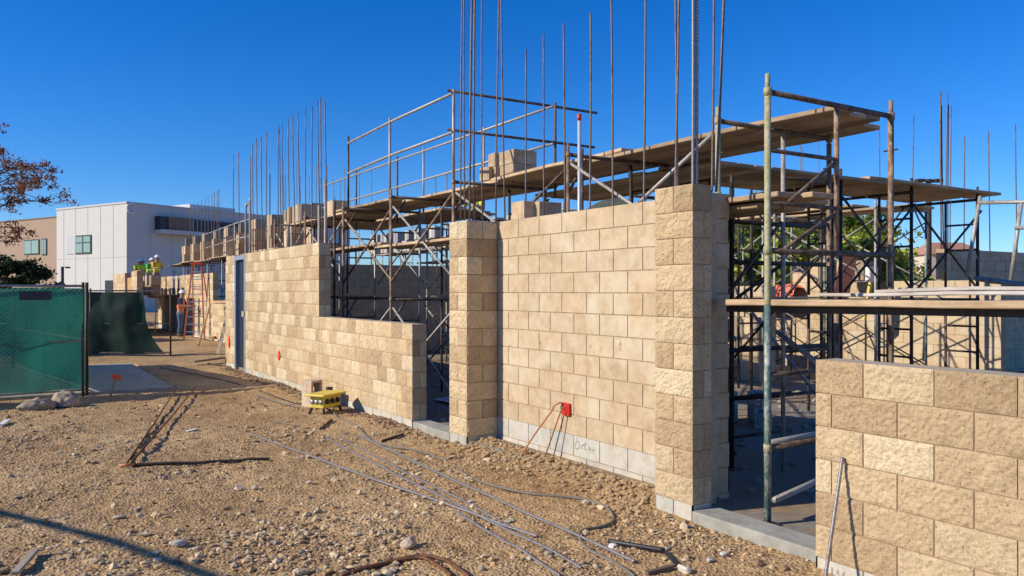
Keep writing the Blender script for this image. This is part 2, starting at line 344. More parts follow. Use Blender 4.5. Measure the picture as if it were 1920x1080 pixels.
# ------------------------------------------------------------------ block walls
SPL=[(.60,.445,.255),(.525,.38,.215),(.66,.515,.31),(.50,.36,.205),(.70,.57,.365),(.62,.465,.27),(.64,.49,.29)]
SMO=[(.535,.41,.255),(.515,.39,.24),(.55,.43,.275),(.525,.40,.25)]
GRY=[(.50,.475,.40),(.53,.50,.42),(.47,.45,.385)]
def face(mb,o,u,n,L,z1,rows,bl,H,kind,det,pat=0,amp=.008,gray=0,j=.010,zmin=None,cuts=None,jv=None):
    """blocks on one face: o origin (x,y) at u=0, u/n unit 2D dirs; rows below z1."""
    rr=random.Random(int(o[0]*977+o[1]*131+pat*17)); jv=jv or j
    for r in range(rows):
        zt=z1-r*H; zb=zt-H
        if zmin is not None and zt<=zmin+.02: break
        g=r>=rows-gray
        b=bl if not callable(bl) else bl(r)
        st=0 if callable(bl) else -(b*.5 if (r+pat)%2 else 0)
        e=[]
        x=st
        while x<L-.005:
            a=max(0,x); c=min(L,x+b)
            if c-a>.03: e.append((a,c))
            x+=b
        for a,c in e:
            pal=GRY if g else (SPL if kind=='split' else SMO); col=rr.choice(pal); k=rr.uniform(.93,1.07); col=tuple(q*k for q in col)
            mb.c=col
            am=amp if (kind=='split' and not g) else 0
            lo=max(zb,zmin) if zmin is not None else zb
            a2=a+(jv/2 if a>0 else 0); c2=c-(jv/2 if c<L else 0); zt2=zt-(j/2 if r>0 else 0); zl=lo+j/2
            nx=max(2,int((c2-a2)/det)); nz=max(2,int((zt2-zl)/det)); sd=rr.uniform(0,50)
            P=[]
            for kz in range(nz+3):
                row=[]
                for kx in range(nx+3):
                    fx=min(max((kx-1)/nx,0),1); fz=min(max((kz-1)/nz,0),1)
                    uu=a2+(c2-a2)*fx; zz=zl+(zt2-zl)*fz
                    if kx in (0,nx+2) or kz in (0,nz+2): d=-.012
                    else:
                        d=0
                        if am:
                            ed=min(fx*(c2-a2),(1-fx)*(c2-a2),fz*(zt2-zl),(1-fz)*(zt2-zl))
                            w=min(1,ed/.022+.12)
                            d=am*w*(.8+1.1*noise.fractal(Vector((uu*11+sd,zz*11,sd)),.8,2.1,3)+(.75*noise.noise(Vector((uu*46+sd,zz*46,sd))) *1.35 if det<.032 else 0))
                    row.append((o[0]+u[0]*uu+n[0]*d,o[1]+u[1]*uu+n[1]*d,zz))
                P.append(row)
            if (u[0]*n[1]-u[1]*n[0])<0: P=[q for q in P]
            else: P=[q[::-1] for q in P]
            mb.grid(P)
ZT=2.55; H=.203
def wall(name,label,cat,x0,x1,y0,y1,zt,zb,faces,top='cap',group=None,base=None):
    """core box = mortar, faces = list of dicts; one thing with blockwork, mortar_core and base parts"""
    t=thing(name,label,cat,((x0+x1)/2,(y0+y1)/2,0),0,group); off=Vector(((x0+x1)/2,(y0+y1)/2,0))
    e=.007
    def place(ob): ob.parent=t; ob.location=-off; return ob
    mb=MB(); mb.box(x0+e,x1-e,y0+e,y1-e,zb,zt-.012); place(mb.build('mortar',M['mortar']))
    mb=MB(); mb.box(x0+.004,x1-.004,y0+.004,y1-.004,zt-.011,zt-.001); place(mb.build('top_course_face',M[top]))
    for i,fd in enumerate(faces):
        mb=MB(); fd=dict(fd); k=fd.pop('side'); kd=fd['kind']
        if k=='w': o_,u_,n_,L=(x0,y0),(0,1),(-1,0),y1-y0
        if k=='e': o_,u_,n_,L=(x1,y0),(0,1),(1,0),y1-y0
        if k=='s': o_,u_,n_,L=(x0,y0),(1,0),(0,-1),x1-x0
        if k=='n': o_,u_,n_,L=(x0,y1),(1,0),(0,1),x1-x0
        gr=fd.pop('gray',0); rows=fd.pop('rows')
        face(mb,o_,u_,n_,L,fd.pop('z1',zt),rows-gr,fd.pop('bl',.406),fd.pop('H',H),fd.pop('kind'),fd.pop('det',.03),**fd)
        fd.pop('cuts',None)
        place(mb.build('block_face',M['split' if kd=='split' else 'smooth']))
        if gr:
            m2=MB(); f2={q:v for q,v in fd.items() if q in('pat','j','jv')}
            Hh=H if 'H' not in faces[i] else faces[i]['H']; z1=faces[i].get('z1',zt)-(rows-gr)*Hh
            if k in'we': o2=(o_[0]+(.006 if k=='w' else -.006)*0,o_[1])
            face(m2,o_,u_,n_,L,z1,gr,faces[i].get('bl',.406),Hh,'smooth',.2,gray=gr,zmin=zb,pat=(f2.get('pat',0)+rows-gr)%2)
            place(m2.build('base_course',M['smooth']))
    return t
ALT=lambda r:(.45 if r%2 else .206)
# smooth panel between the two piers
panel=wall('block_wall','smooth tan block panel between the two split faced piers, red box near its foot','wall',4.82,5.03,4.56,7.86,ZT,-.12,
  [dict(side='w',kind='smooth',rows=14,gray=3,det=.12,j=.011),dict(side='s',kind='smooth',rows=14,det=.1,pat=1),dict(side='e',kind='smooth',rows=14,det=.4)])
# right pier
pr=wall('block_pier','taller looking nearest split faced pier with thick twin rebars on top','pier',4.41,4.61,4.357,4.77,ZT+.02,-.14,
  [dict(side='w',kind='split',rows=13,gray=1,bl=ALT,det=.014,amp=.008,j=.008,z1=ZT+.02),dict(side='s',kind='split',rows=13,gray=1,bl=lambda r:(.3 if r%2==0 else .12),det=.025,amp=.003,j=.006,pat=0,z1=ZT+.02),dict(side='n',kind='split',rows=13,bl=.203,det=.1)])
mb=MB(); mb.box(4.612,4.818,4.50,4.765,-.1,ZT-.01); q=mb.build('pier_infill',M['cap'],pr); q.location=(-4.51,-4.5635,0)
pl=wall('block_pier','split faced pier at the far edge of the smooth panel beside the open doorway','pier',4.41,4.818,7.83,8.24,ZT,-.14,
  [dict(side='w',kind='split',rows=13,gray=1,bl=ALT,det=.02,amp=.008,j=.008,pat=0),dict(side='s',kind='split',rows=13,gray=1,bl=lambda r:(.203 if r%2==0 else .42),det=.02,amp=.008,j=.008),dict(side='n',kind='split',rows=13,bl=.406,det=.1)])
# near low wall
lw=wall('block_wall','low split faced wall nearest the camera with a short rebar leaning on it','wall',4.33,4.54,-1.2,3.213,1.326,-.2,
  [dict(side='w',kind='split',rows=8,gray=2,bl=.430,H=.2066,det=.0105,amp=.007,j=.0075,jv=.010,z1=1.326,pat=1),dict(side='n',kind='split',rows=8,gray=2,bl=.21,H=.2066,det=.03,z1=1.326)],top='cap')
# long street wall : low part + tall part
wb1=wall('block_wall','long split faced wall stepping down to a window sill, yellow power box at its foot','wall',4.41,4.61,9.24,12.765,1.332,-.14,
  [dict(side='w',kind='split',rows=7,gray=1,bl=.32,det=.03,amp=.006,z1=1.332,j=.009,jv=.004),dict(side='s',kind='split',rows=7,gray=1,bl=.203,det=.05,amp=.002,z1=1.332)])
T=wb1; off=Vector((-4.51,-(9.24+12.765)/2,0))
mb=MB(); face(mb,(4.41,12.77),(0,1),(-1,0),4.67,ZT,12,.32,H,'split',.035,0,.006,0,.009,None,None,.004); q=mb.build('block_face',M['split'],T); q.location=off
mb=MB(); face(mb,(4.41,12.77),(1,0),(0,-1),.2,ZT,6,.203,H,'split',.1,0,.001); q=mb.build('block_face',M['split'],T); q.location=off
mb=MB(); face(mb,(4.41,12.77),(0,1),(-1,0),4.67,ZT-12*H,1,.406,H,'smooth',.3,0,0,1,.01,-.14); q=mb.build('base_course',M['smooth'],T); q.location=off
mb=MB(); mb.box(4.417,4.603,12.777,17.433,-.14,ZT-.012); q=mb.build('mortar',M['mortar'],T); q.location=off
mb=MB(); mb.box(4.414,4.606,12.774,17.436,ZT-.011,ZT-.001); q=mb.build('top_course_face',M['cap'],T); q.location=off
wb2=wall('block_wall','narrow split faced wall strip beyond the tall grey door frame','wall',4.41,4.61,18.38,19.15,ZT,-.14,
  [dict(side='w',kind='split',rows=13,gray=1,bl=.406,det=.05,amp=.006,j=.009,jv=.006),dict(side='s',kind='split',rows=13,det=.1)])
# recessed wall
rw=wall('block_wall','recessed split faced wall behind the red stepladder with two slim door frames','wall',6.40,6.60,29.8,36.0,2.40,-.1,
  [dict(side='w',kind='split',rows=12,gray=1,bl=.406,det=.09,amp=.006,z1=2.40),dict(side='s',kind='split',rows=12,det=.1,z1=2.4)])
wall('block_wall','recessed wall piece left of the slim door frames, lumber brace leaning on it','wall',6.40,6.60,37.7,41.5,2.40,-.1,
  [dict(side='w',kind='split',rows=12,gray=1,bl=.406,det=.1,amp=.006,z1=2.40)])
wall('block_wall','low recessed sill wall under the dark window opening','wall',6.40,6.60,21.0,29.79,1.30,-.1,
  [dict(side='w',kind='split',rows=7,gray=1,bl=.406,det=.09,amp=.006,z1=1.30)])
wall('block_wall','slender recessed wall strip between the two slim door frames','wall',6.40,6.60,36.6,37.1,2.40,-.1,
  [dict(side='w',kind='split',rows=12,gray=1,bl=.406,det=.1,amp=.006,z1=2.40)])
wall('block_wall','farthest street wall with a boarded opening below the workers in vests','wall',4.41,4.63,33.5,35.0,2.52,-.1,
  [dict(side='w',kind='split',rows=12,det=.1,amp=.005,z1=2.52),dict(side='s',kind='split',rows=12,det=.1,z1=2.52)])
wall('block_wall','farthest street wall piece past the boarded opening','wall',4.41,4.63,37.0,41.0,2.5,-.1,
  [dict(side='w',kind='split',rows=12,det=.1,amp=.005,z1=2.5)])
mb=MB()
for k in range(8): mb.box(4.50+.006*(k%2),4.53+.006*(k%2),35.0+.25*k,35.245+.25*k,.1,2.3)
tag(mb.build('plywood_board',M['newwood']),'brown boards closing the opening in the farthest street wall','board')
wall('block_wall','shaded smooth cross wall inside, seen through the tall window opening','wall',4.62,13.2,20.0,20.2,2.45,0,
  [dict(side='s',kind='smooth',rows=12,det=.15,z1=2.45)])
wall('block_wall','sunlit smooth tan wall at the back of the open rooms','wall',15.0,15.2,7.3,11.74,1.95,0,
  [dict(side='w',kind='smooth',rows=10,det=.15,z1=1.95)])
wall('block_wall','lower sunlit length of the back wall carrying the salmon tarp','wall',15.0,15.2,11.76,20.5,1.58,0,
  [dict(side='w',kind='smooth',rows=8,det=.15,z1=1.58)])
wall('block_wall','sunlit back wall pier standing above the salmon tarp','wall',14.97,15.23,10.95,11.75,2.35,0,
  [dict(side='w',kind='smooth',rows=12,det=.15,z1=2.35),dict(side='s',kind='smooth',rows=12,det=.15,z1=2.35)])
wall('block_wall','dark shaded block wall closing the rooms at the right edge','wall',15.21,24,8.4,8.6,2.56,0,
  [dict(side='s',kind='smooth',rows=13,det=.15,z1=2.56,j=.014)])
wall('block_wall','low smooth tan cross wall in the middle of the back rooms','wall',10.6,14.9,14.0,14.2,1.6,0,
  [dict(side='w',kind='smooth',rows=8,det=.15,z1=1.6),dict(side='s',kind='smooth',rows=8,det=.15,z1=1.6)])
wall('block_wall','mid height smooth tan wall end beside the far scaffold legs','wall',12.2,12.4,10.1,12.6,1.85,0,
  [dict(side='w',kind='smooth',rows=9,det=.15,z1=1.85),dict(side='s',kind='smooth',rows=9,det=.15,z1=1.85)])
# kerbs / footings
t=thing('concrete_footing','long grey concrete footing kerb under the opening beside the low wall','kerb',(4.45,3.6,0))
b=MB().box(-.055,.20,-4.6,.755,-.16,.098).build('footing',M['concrete'],t); bevel(b,.012,2)
t=thing('concrete_footing','short concrete footing across the doorway next to the far pier','kerb',(4.45,8.74,0)); bevel(MB().box(-.04,.2,-.498,.498,-.16,.10).build('footing',M['concrete'],t),.012,2)

# red paint dabs on the long wall
def blob(mb,x,y,z,r,e=.001):
    pts=[(x-e,y+r*.8*(1+.3*R.uniform(-1,1))*math.cos(a),z+r*1.3*(1+.25*R.uniform(-1,1))*math.sin(a)) for a in [k*math.pi/8 for k in range(16)]]
    i=len(mb.v); mb.v+=pts; mb._col(16); mb.f.append(tuple(range(i,i+16)))
y=on_x(523,4.395); mb=MB(); blob(mb,4.388,y,zat(4.395,y,666),.075); o=mb.build('paint_mark',M['orange'],wb1); o.location=off
y=on_x(429,4.395); mb=MB(); blob(mb,4.388,y,zat(4.395,y,642),.10); o=mb.build('paint_mark',M['orange'],wb2); o.location=(-4.51,-18.765,0)

# tall door frame
def door_frame(x,y0,y1,zt,label):
    t=thing('doorway',label,'door frame',(x,(y0+y1)/2,0)); w=(y1-y0)/2
    mb=MB(); mb.box(-.03,.13,-w,-w+.10,.0,zt); mb.box(-.03,.13,w-.10,w,.0,zt); mb.box(-.03,.13,-w+.1,w-.1,zt-.1,zt); bevel(mb.build('jamb',M['frame'],t),.006)
    MB().box(.05,.09,-w+.1,w-.1,.1,zt-.1).build('opening_shade',M['navy'],t)  # flat dark sheet stands in for the shade inside the frame
    return t
t=door_frame(4.43,17.44,18.37,2.53,'tall slim grey steel door frame set in the long street wall')
mb=MB(); mb.box(-.01,.03,-.365,-.30,.02,2.42); mb.build('timber_stud',M['newwood'],t)
mb=MB(); mb.box(-.05,-.0,-.44,-.26,1.2,1.32); mb.build('wood_block',M['palewood'],t)
door_frame(6.43,36.02,36.58,2.38,'slim grey door frame directly behind the red stepladder')
door_frame(6.43,37.12,37.68,2.38,'slim grey door frame just left of the red stepladder')

# writing and marks on the panel
def scribble(lines,x,parent,off,w=.006,m=None):
    mb=MB()
    for ln in lines: mb.tube([(x,p[0],p[1]) for p in ln],w/2,4)
    o=mb.build('pencil_writing',m or M['window_frame'],parent); o.location=off; return o
def text(s,size,m,parent,loc,rot,name='lettering',depth=.002):
    cu=bpy.data.curves.new(name,'FONT'); cu.body=s; cu.size=size; cu.extrude=depth; cu.align_x='CENTER'; o=bpy.data.objects.new(name,cu); C.objects.link(o)
    cu.materials.append(m); 
    dg=bpy.context.evaluated_depsgraph_get(); me=bpy.data.meshes.new_from_object(o.evaluated_get(dg)); o2=bpy.data.objects.new(name,me); C.objects.link(o2); bpy.data.objects.remove(o); o2.parent=parent; o2.location=loc; o2.rotation_euler=rot; return o2
pen=simple('pencil',(.16,.14,.11),.8,var=.1,bs=0)
def wp(px,py,x=4.815): y=on_x(px,x); return (y,zat(x,y,py))
poff=Vector((-4.925,-6.21,0))
lines=[[wp(*p) for p in q] for q in ([(1083,826),(1078,832),(1079,841),(1084,841),(1087,834),(1084,827)],[(1090,842),(1091,834),(1094,833)],[(1093,836),(1099,830),(1095,842),(1101,843)],[(1104,845),(1105,838),(1107,840),(1108,846)],[(1111,847),(1112,842),(1115,843)],[(1081,820),(1081,825)])]
scribble(lines,4.812,panel,poff,.004,pen)
lines=[[wp(*p) for p in q] for q in ([(1160,648),(1164,642),(1165,648),(1161,655),(1166,657)],[(1106,646),(1108,652)],[(1012,640),(1014,646)])]
scribble(lines,4.812,panel,poff,.004,pen)
# low wall base pencil mark
def wl(px,py,x=4.326): y=on_x(px,x); return (y,zat(x,y,py))
lines=[[wl(*p) for p in q] for q in ([(1569,1068),(1572,1070),(1569,1075),(1573,1077)],[(1580,1080),(1583,1072)],[(1560,1063),(1560,1080)])]
scribble(lines,4.322,lw,Vector((-4.435,-1.0065,0)),.004,pen)
# red box with two bent tubes
yb=on_x(1062,4.8); zb=zat(4.8,yb,767)
t=thing('electrical_box','red plastic box set in the smooth panel with two orange tubes','box',(4.80,yb,zb))
mb=MB(); mb.box(-.012,.02,-.055,.06,-.065,.06); bevel(mb.build('box_body',M['red'],t),.006)
mb=MB(); mb.tube([(-.015,.02+.05*math.cos(a),.05*math.sin(a)*1.2) for a in [k*math.pi/6 for k in range(13)]],.007,6); mb.build('loop',M['red'],t)
def curve_tube(name,pts,r,m,parent=None,n=8,sub=6,loc=None):
    P=[Vector(p) for p in pts]; out=[]
    for i in range(len(P)-1):
        a=P[max(i-1,0)];b=P[i];c=P[i+1];d=P[min(i+2,len(P)-1)]
        for k in range(sub):
            s=k/sub; out.append(.5*((2*b)+(c-a)*s+(2*a-5*b+4*c-d)*s*s+(3*b-a-3*c+d)*s**3))
    out.append(P[-1]); mb=MB(); mb.tube(out,r,n); return mb.build(name,m,parent,True,loc)
g1=gnd(972,860,.03); g2=gnd(1032,858,.05)
def rel(p,z): return (p[0]-4.80,p[1]-yb,z-zb)
curve_tube('tube',[(.0,.03,.05),(-.05,.05,.06),(-.09,.10,.02),(-.10,.11,-.02),rel(((g1[0]+4.7)/2,(g1[1]+yb+.1)/2),(zb)/2+.02),rel(g1,.02)],.009,M['orangetube'],t)
curve_tube('tube',[(.0,.0,.03),(-.04,.02,.0),(-.06,.03,-.05),rel((4.66,g2[1]),.02)],.007,simple('dark_orange_tube',(.28,.13,.06),.5,bs=.05),t)

# ------------------------------------------------------------------ rebar
def rebar_mesh(h,r,rib,lean=(0,0),n=6):
    mb=MB()
    if rib:
        step=.013; k=int(h/step); pts=[];rs=[]
        for i in range(k+1):
            z=i*step; pts.append((lean[0]*z/h+.01*math.sin(z*1.1),lean[1]*z/h,z)); rs.append(r*(1.13 if i%2 else .93))
        mb.tube(pts,rs,n)
    else:
        mb.tube([(lean[0]*q+.012*math.sin(q*h*.9+h),lean[1]*q,h*q) for q in [i/6 for i in range(7)]],r,n)
    return mb
def bar(x,y,z0,z1,r,label,group,lean=(0,0),rib=False,m='rebar'):
    o=rebar_mesh(z1-z0,r,rib,lean).build('rebar',M[m],None,True,(x,y,z0)); return tag(o,label,'rebar',group)
G1='rebars rising from the smooth panel'
for i,(px,zt) in enumerate([(1207,5.6),(1149,5.3),(1106,4.53),(1058,4.52),(1018,4.52),(984,4.45),(947,5.6)]):
    bar(4.92,on_x(px,4.92),ZT-.02,zt,.0095,f'{ORD[i]} single rebar from the near pier, rising out of the smooth panel top',G1,(R.uniform(-.03,.03),R.uniform(-.04,.04)),rib=px>1100)
G2='rebars rising from the far pier'
for i,(px,x,ln,r) in enumerate([(849+15,4.5,(.02,-.02),.009),(872,4.56,(0,.02),.009),(881,4.50,(.01,-.06),.013),(889,4.66,(.02,.0),.011),(905,4.74,(.0,.01),.009),(930,4.78,(.03,-.05),.009)]):
    bar(x,on_x(px,x),ZT-.02,5.8,r,f'{ORD[i]} rebar from the street side in the cluster on the pier beside the doorway',G2,ln)
G3='rebars rising from the near pier'
for i,(px,x,ln,r,rib) in enumerate([(1266,4.50,(.03,-.02),.009,1),(1270,4.56,(-.02,.03),.009,1),(1299,4.47,(0,.01),.0125,1),(1306,4.50,(0,.01),.0125,1),(1335,4.66,(.02,.0),.009,1),(1343,4.70,(.12,.0),.011,1)]):
    bar(x,on_x(px,x),ZT-.02,5.0,r,['slim left rebar of the close pair on the near pier','slim right rebar of the close pair on the near pier','thick ribbed left rebar at the corner of the near pier','thick ribbed right rebar at the corner of the near pier','slim upright rebar at the rear of the near pier','slanting rear rebar of the near pier beside the green post'][i],G3,ln,True,'rebar_grey' if r>.012 else 'rebar')
G4='rebars rising from the long street wall'
tops=[(55,430),(110,400),(193,440),(210,340),(240,310),(275,290),(305,258),(388,240),(412,222),(428,195),(473,162),(514,135),(552,105),(587,92),(632,75),(693,30),(710,5),(742,35)]
for i,(cx,cy) in enumerate(tops):
    px=420+cx/3.857; py=180+cy/3.857; y=on_x(px,4.5); y=min(y,18.9)
    bar(4.5,y,ZT-.02,zat(4.5,y,py),.0095,f'{ORD[i]} rebar from the grey door frame end, rising out of the long street wall',G4,(R.uniform(-.02,.02),R.uniform(-.03,.09)))
G5='shorter rebars rising inside behind the long street wall'
for i,(cx,cy) in enumerate([(327,455),(335,565),(436,465),(450,570),(530,475),(552,580),(615,585),(660,490),(693,590),(747,495),(790,600),(840,600),(868,510),(977,530),(1070,525),(1085,750),(910,750),(805,730)]):
    px=420+cx/3.857; py=180+cy/3.857; y=34. ; x=on_y(px,y)
    bar(x,y,2.4,zat(x,y,py),.012,f'{ORD[i]} short rebar counted from the left in the interior row past the scaffold',G5,(R.uniform(-.05,.05),0))
G6='distant rebars over the recessed wall'
for i,px in enumerate([357,364,371,378,385,392,397,402,407,412]):
    y=on_x(px,6.5); bar(6.5,y,2.38,zat(6.5,y,388-(px-357)*.6),.012,f'{ORD[i]} rebar from the left in the far row above the recessed wall',G6,(R.uniform(-.03,.03),0))
G7='rebars over the back walls'
for i,(px,x,y,py,r) in enumerate([(1653,15.1,None,235,.011),(1710,15.1,None,215,.011),(1765,15.35,8.5,172,.016),(1769,15.4,8.5,198,.014),(1773,15.5,8.5,172,.012),(1777,15.6,8.5,196,.012),(1781,15.7,8.5,198,.011),(1807,None,8.5,256,.012),(1856,None,8.5,247,.012),(1907,None,8.5,234,.013)]):
    if y is None:y=on_x(px,x)
    if x is None or i in(2,3,4,5,6): x=on_y(px,y)
    bar(x,y,(2.5 if i>1 else 1.9),zat(x,y,py),r,['lone rebar above the back wall right of the tall scaffold post','lone rebar above the back wall left of the lamp post','thickest leftmost rebar of the corner cluster beside the lamp post','second rebar of the corner cluster beside the lamp post','middle rebar of the corner cluster beside the lamp post','fourth rebar of the corner cluster beside the lamp post','rightmost rebar of the corner cluster beside the lamp post','first lone rebar right of the corner cluster on the dark wall','second lone rebar right of the corner cluster on the dark wall','third lone rebar right of the corner cluster on the dark wall'][i],G7,(R.uniform(-.1,.1),0))
for i,(px,py) in enumerate([(1502,270),(1505,275),(1535,262),(820,330),(840,322),(870,325),(1010,350),(1025,345),(1180,380)]):
    y=19.; x=on_y(px,y); bar(x,y,1.8,zat(x,y,py),.012,f'{ORD[i]} distant thin rebar seen under the scaffold decks, counted from the lamp post side',"thin rebars far inside",(R.uniform(-.05,.05),0))

# rebars lying on the ground
def gpts(pp,dz=.012):
    out=[]
    for px,py in pp:
        x,y=gnd(px,py,.01); x2,y2=gnd(px,py,gh(x,y)); out.append((x2,y2,gh(x2,y2)+dz))
    return out
def lying(pp,r,label,m='rebar_grey',seg=1,group='loose bars on the dirt',cat='rebar',name='rebar',sub=6,dz=None):
    P=gpts(pp)
    if len(P)==2:
        a,b=Vector(P[0]),Vector(P[1]); n=14; Q=[]
        for i in range(n+1):
            p=a.lerp(b,i/n); p.z=max(gh(p.x,p.y)*.5+.5*p.z,gh(p.x,p.y))+r*.8; Q.append(p)
        mb=MB(); 
        step=.016; L=(b-a).length; k=int(L/step); pts=[];rs=[]
        for i in range(k+1):
            s=i/k*n; j=min(int(s),n-1); pts.append(Q[j].lerp(Q[j+1],s-j)); rs.append(r*(1.12 if i%2 else .93))
        mb.tube(pts,rs,6); o=mb.build(name,M[m],None,True)
    else: o=curve_tube(name,P,r,M[m],None,8,sub)
    return tag(o,label,cat,group)
lying([(468,815),(1007,1009)],.011,'longest grey rebar lying on the dirt, starting left of all the others')
lying([(609,821),(1090,1069)],.010,'grey rebar lying second from the street side, crossing under the longest one')
lying([(635,822),(955,988)],.009,'thin grey rebar ending at the small grey stone between other bars')
lying([(672,818),(1190,1057)],.0115,'thick ribbed rebar lying nearest the wall with a rust red cut end')
lying([(853,962),(1050,1084)],.010,'short looking rebar running off the bottom edge below the longest one')
lying([(248,874),(505,864)],.016,'dark straight bar lying crosswise on the dirt beside the bent pair','dark')
V=[]
def lifted(a,b,z0,z1,r,label,m):
    A=gpts([a])[0];B=gpts([b])[0]; mb=MB(); mb.tube([(A[0],A[1],A[2]+z0),((A[0]+B[0])/2,(A[1]+B[1])/2,(A[2]+B[2]+z0+z1)/2-.02),(B[0],B[1],B[2]+z1)],r,6); return tag(mb.build('rebar',M[m],None,True),label,'rebar')
lifted((236,874),(330,737),.01,.06,.012,'left rusty bar of the slanting pair meeting at an orange end','rebar_rust')
lifted((248,872),(368,733),.03,.05,.012,'right rusty bar of the slanting pair pointing to the concrete pad','rebar_rust')
P=gpts([(236,875)])[0]; tag(MB().tube([(P[0]-.06,P[1],P[2]+.01),(P[0]+.08,P[1]-.02,P[2]+.015)],.015,7).build('pipe_coupling',M['orangetube'],None,True),'short orange rusted coupling at the foot of the slanting bars','coupling')
lying([(610,1084),(690,1063),(760,1052),(800,1045),(840,1058),(880,1085)],.012,'rusty hooked bar curving at the bottom of the picture, outer one','rebar_rust')
lying([(640,1082),(720,1062),(785,1053),(815,1060),(846,1083)],.012,'rusty hooked bar nested inside the outer hooked one','rebar_rust')
lying([(560,766),(480,742)],.012,'thin grey wire lying towards the concrete pad','cord')
lying([(600,700+107),(622,790)],.014,'short black bar stub just below the yellow power box','dark')
lying([(716,832),(756,812)],.013,'short dark rod beside the cord in front of the far pier','dark')
lying([(505,790),(560,800)],.006,'faint thin wire on the dirt left of the yellow box','cord')
lying([(388,682),(470,696)],.012,'dark stub bar lying near the long wall foot','dark')
lying([(300,690),(430,716),(540,752),(565,760)],.009,'black cord trailing from the yellow box towards the concrete pad','black',cat='cord',name='trailing_cable')
cord=[(625,767),(632,783),(665,797),(683,815),(700,830),(734,840),(782,847),(837,865),(873,890),(897,906),(940,918),(996,928),(1086,938),(1134,954),(1150,974),(1134,988),(1094,996),(1086,1012),(1106,1032),(1154,1060),(1190,1084)]
lying(cord,.011,'long grey extension cord snaking from the yellow power box across the dirt','cord',cat='cord',name='extension_cable',group='cords')
P=gpts([(1142,1022),(1180,1030),(1246,1040)],.03); tag(curve_tube('plastic_tube',P,.017,M['black']),'black plastic tube lying on the gravel near the kerb','tube')
P=gpts([(1246,1040),(1258,1052),(1268,1066)],.02); tag(curve_tube('torn_strap',P,.012,M['black']),'torn black strap trailing off the black tube','strap')
P=gpts([(1213,1080),(1262,1068)],.02); tag(MB().beam(P[0],P[1],.03,.02).build('wood_strip',M['bark']),'dark wood strip on the gravel at the bottom edge','stick')
P=gpts([(28,1084),(66,1042)],.03); tag(bevel(MB().beam(P[0],P[1],.05,.025).build('wood_strip',M['palewood']),.004),'pale broken lath lying in the pebbles at bottom left','stick')
P=gpts([(2,802),(14,796)],.03); tag(MB().beam(P[0],P[1],.06,.02).build('paper_scrap',M['white']),'white scrap at the left edge of the dirt','litter')
P=gpts([(350,811),(368,808)],.012); tag(MB().beam(P[0],P[1],.05,.006).build('paper_scrap',M['white']),'pale flat scrap on the dirt right of the slanting bars','litter')
# leaning rebar on the low wall
b0=(4.05,2.96); ytop=on_x(1580,4.31); zt_=zat(4.31,ytop,857)
mb=MB(); a=Vector((b0[0],b0[1],-.03)); b_=Vector((4.308,ytop,zt_)); n=60; mb.tube([a.lerp(b_,i/n) for i in range(n+1)],[.0105*(1.12 if i%2 else .93) for i in range(n+1)],8)
tag(mb.build('rebar',M['rebar_grey'],None,True),'short ribbed rebar leaning against the low split faced wall','rebar')

# ------------------------------------------------------------------ scaffold frames
def frame_proto(name,w,legs,headers,rungs,inner,diags,mats,r=.0235,z0=.07,axis_x=True):
    """legs:(z top), runs from (0,0) to (w,0)"""
    t=thing(name,'','scaffold')
    for i,x in enumerate((0,w)):
        mb=MB(); mb.tube([(x,0,z0),(x,0,legs[i]-.13)],r,10); mb.tube([(x,0,legs[i]-.135),(x,0,legs[i])],r*.78,8)
        for zz in headers: mb.tube([(x,0,zz-.03),(x,0,zz+.03)],r*1.25,10)
        mb.build('leg',M[mats[i]],t,True)
        mb=MB(); mb.box(x-.07,x+.07,-.07,.07,z0-.005,z0+.006); mb.build('base_plate',M['rust'],t)
    for zz in headers: MB().tube([(r,0,zz),(w-r,0,zz)],r*.95,8).build('header',M[mats[2]],t,True)
    for (x0,x1,zz) in rungs: MB().tube([(x0,0,zz),(x1,0,zz)],r*.7,7).build('rung',M[mats[2]],t,True)
    for (x,za,zb_) in inner: MB().tube([(x,0,za),(x,0,zb_)],r*.85,8).build('inner_leg',M[mats[3]],t,True)
    for (xa,za,xb,zb_) in diags: MB().tube([(xa,0.01,za),(xb,0.01,zb_)],r*.7,7).build('strut',M[mats[2]],t,True)
    mb=MB(); mb.tube([(.0,-.06,headers[0]-.28),(.0,.06,headers[0]-.28)],.008,6); mb.tube([(w,-.06,headers[0]-.28),(w,.06,headers[0]-.28)],.008,6); mb.build('brace_pin',M['dark'],t)
    return t
f1=frame_proto('scaffold',1.52,(3.33,3.33),(3.20,2.05,.62),[(0,.80,2.78),(.0,.80,2.40),(0,.75,1.15)],[(.80,3.18,2.07),(.80,1.62,.1)],[(.80,2.76,.25,2.42),(.78,2.35,.2,2.07)],('moss','brown','rust','brown'))
f1.location=(4.68,3.88,.0); f1['label']='nearest tall scaffold frame with a yellow green splashed post standing in the opening'; f1['group']='scaffold frames'
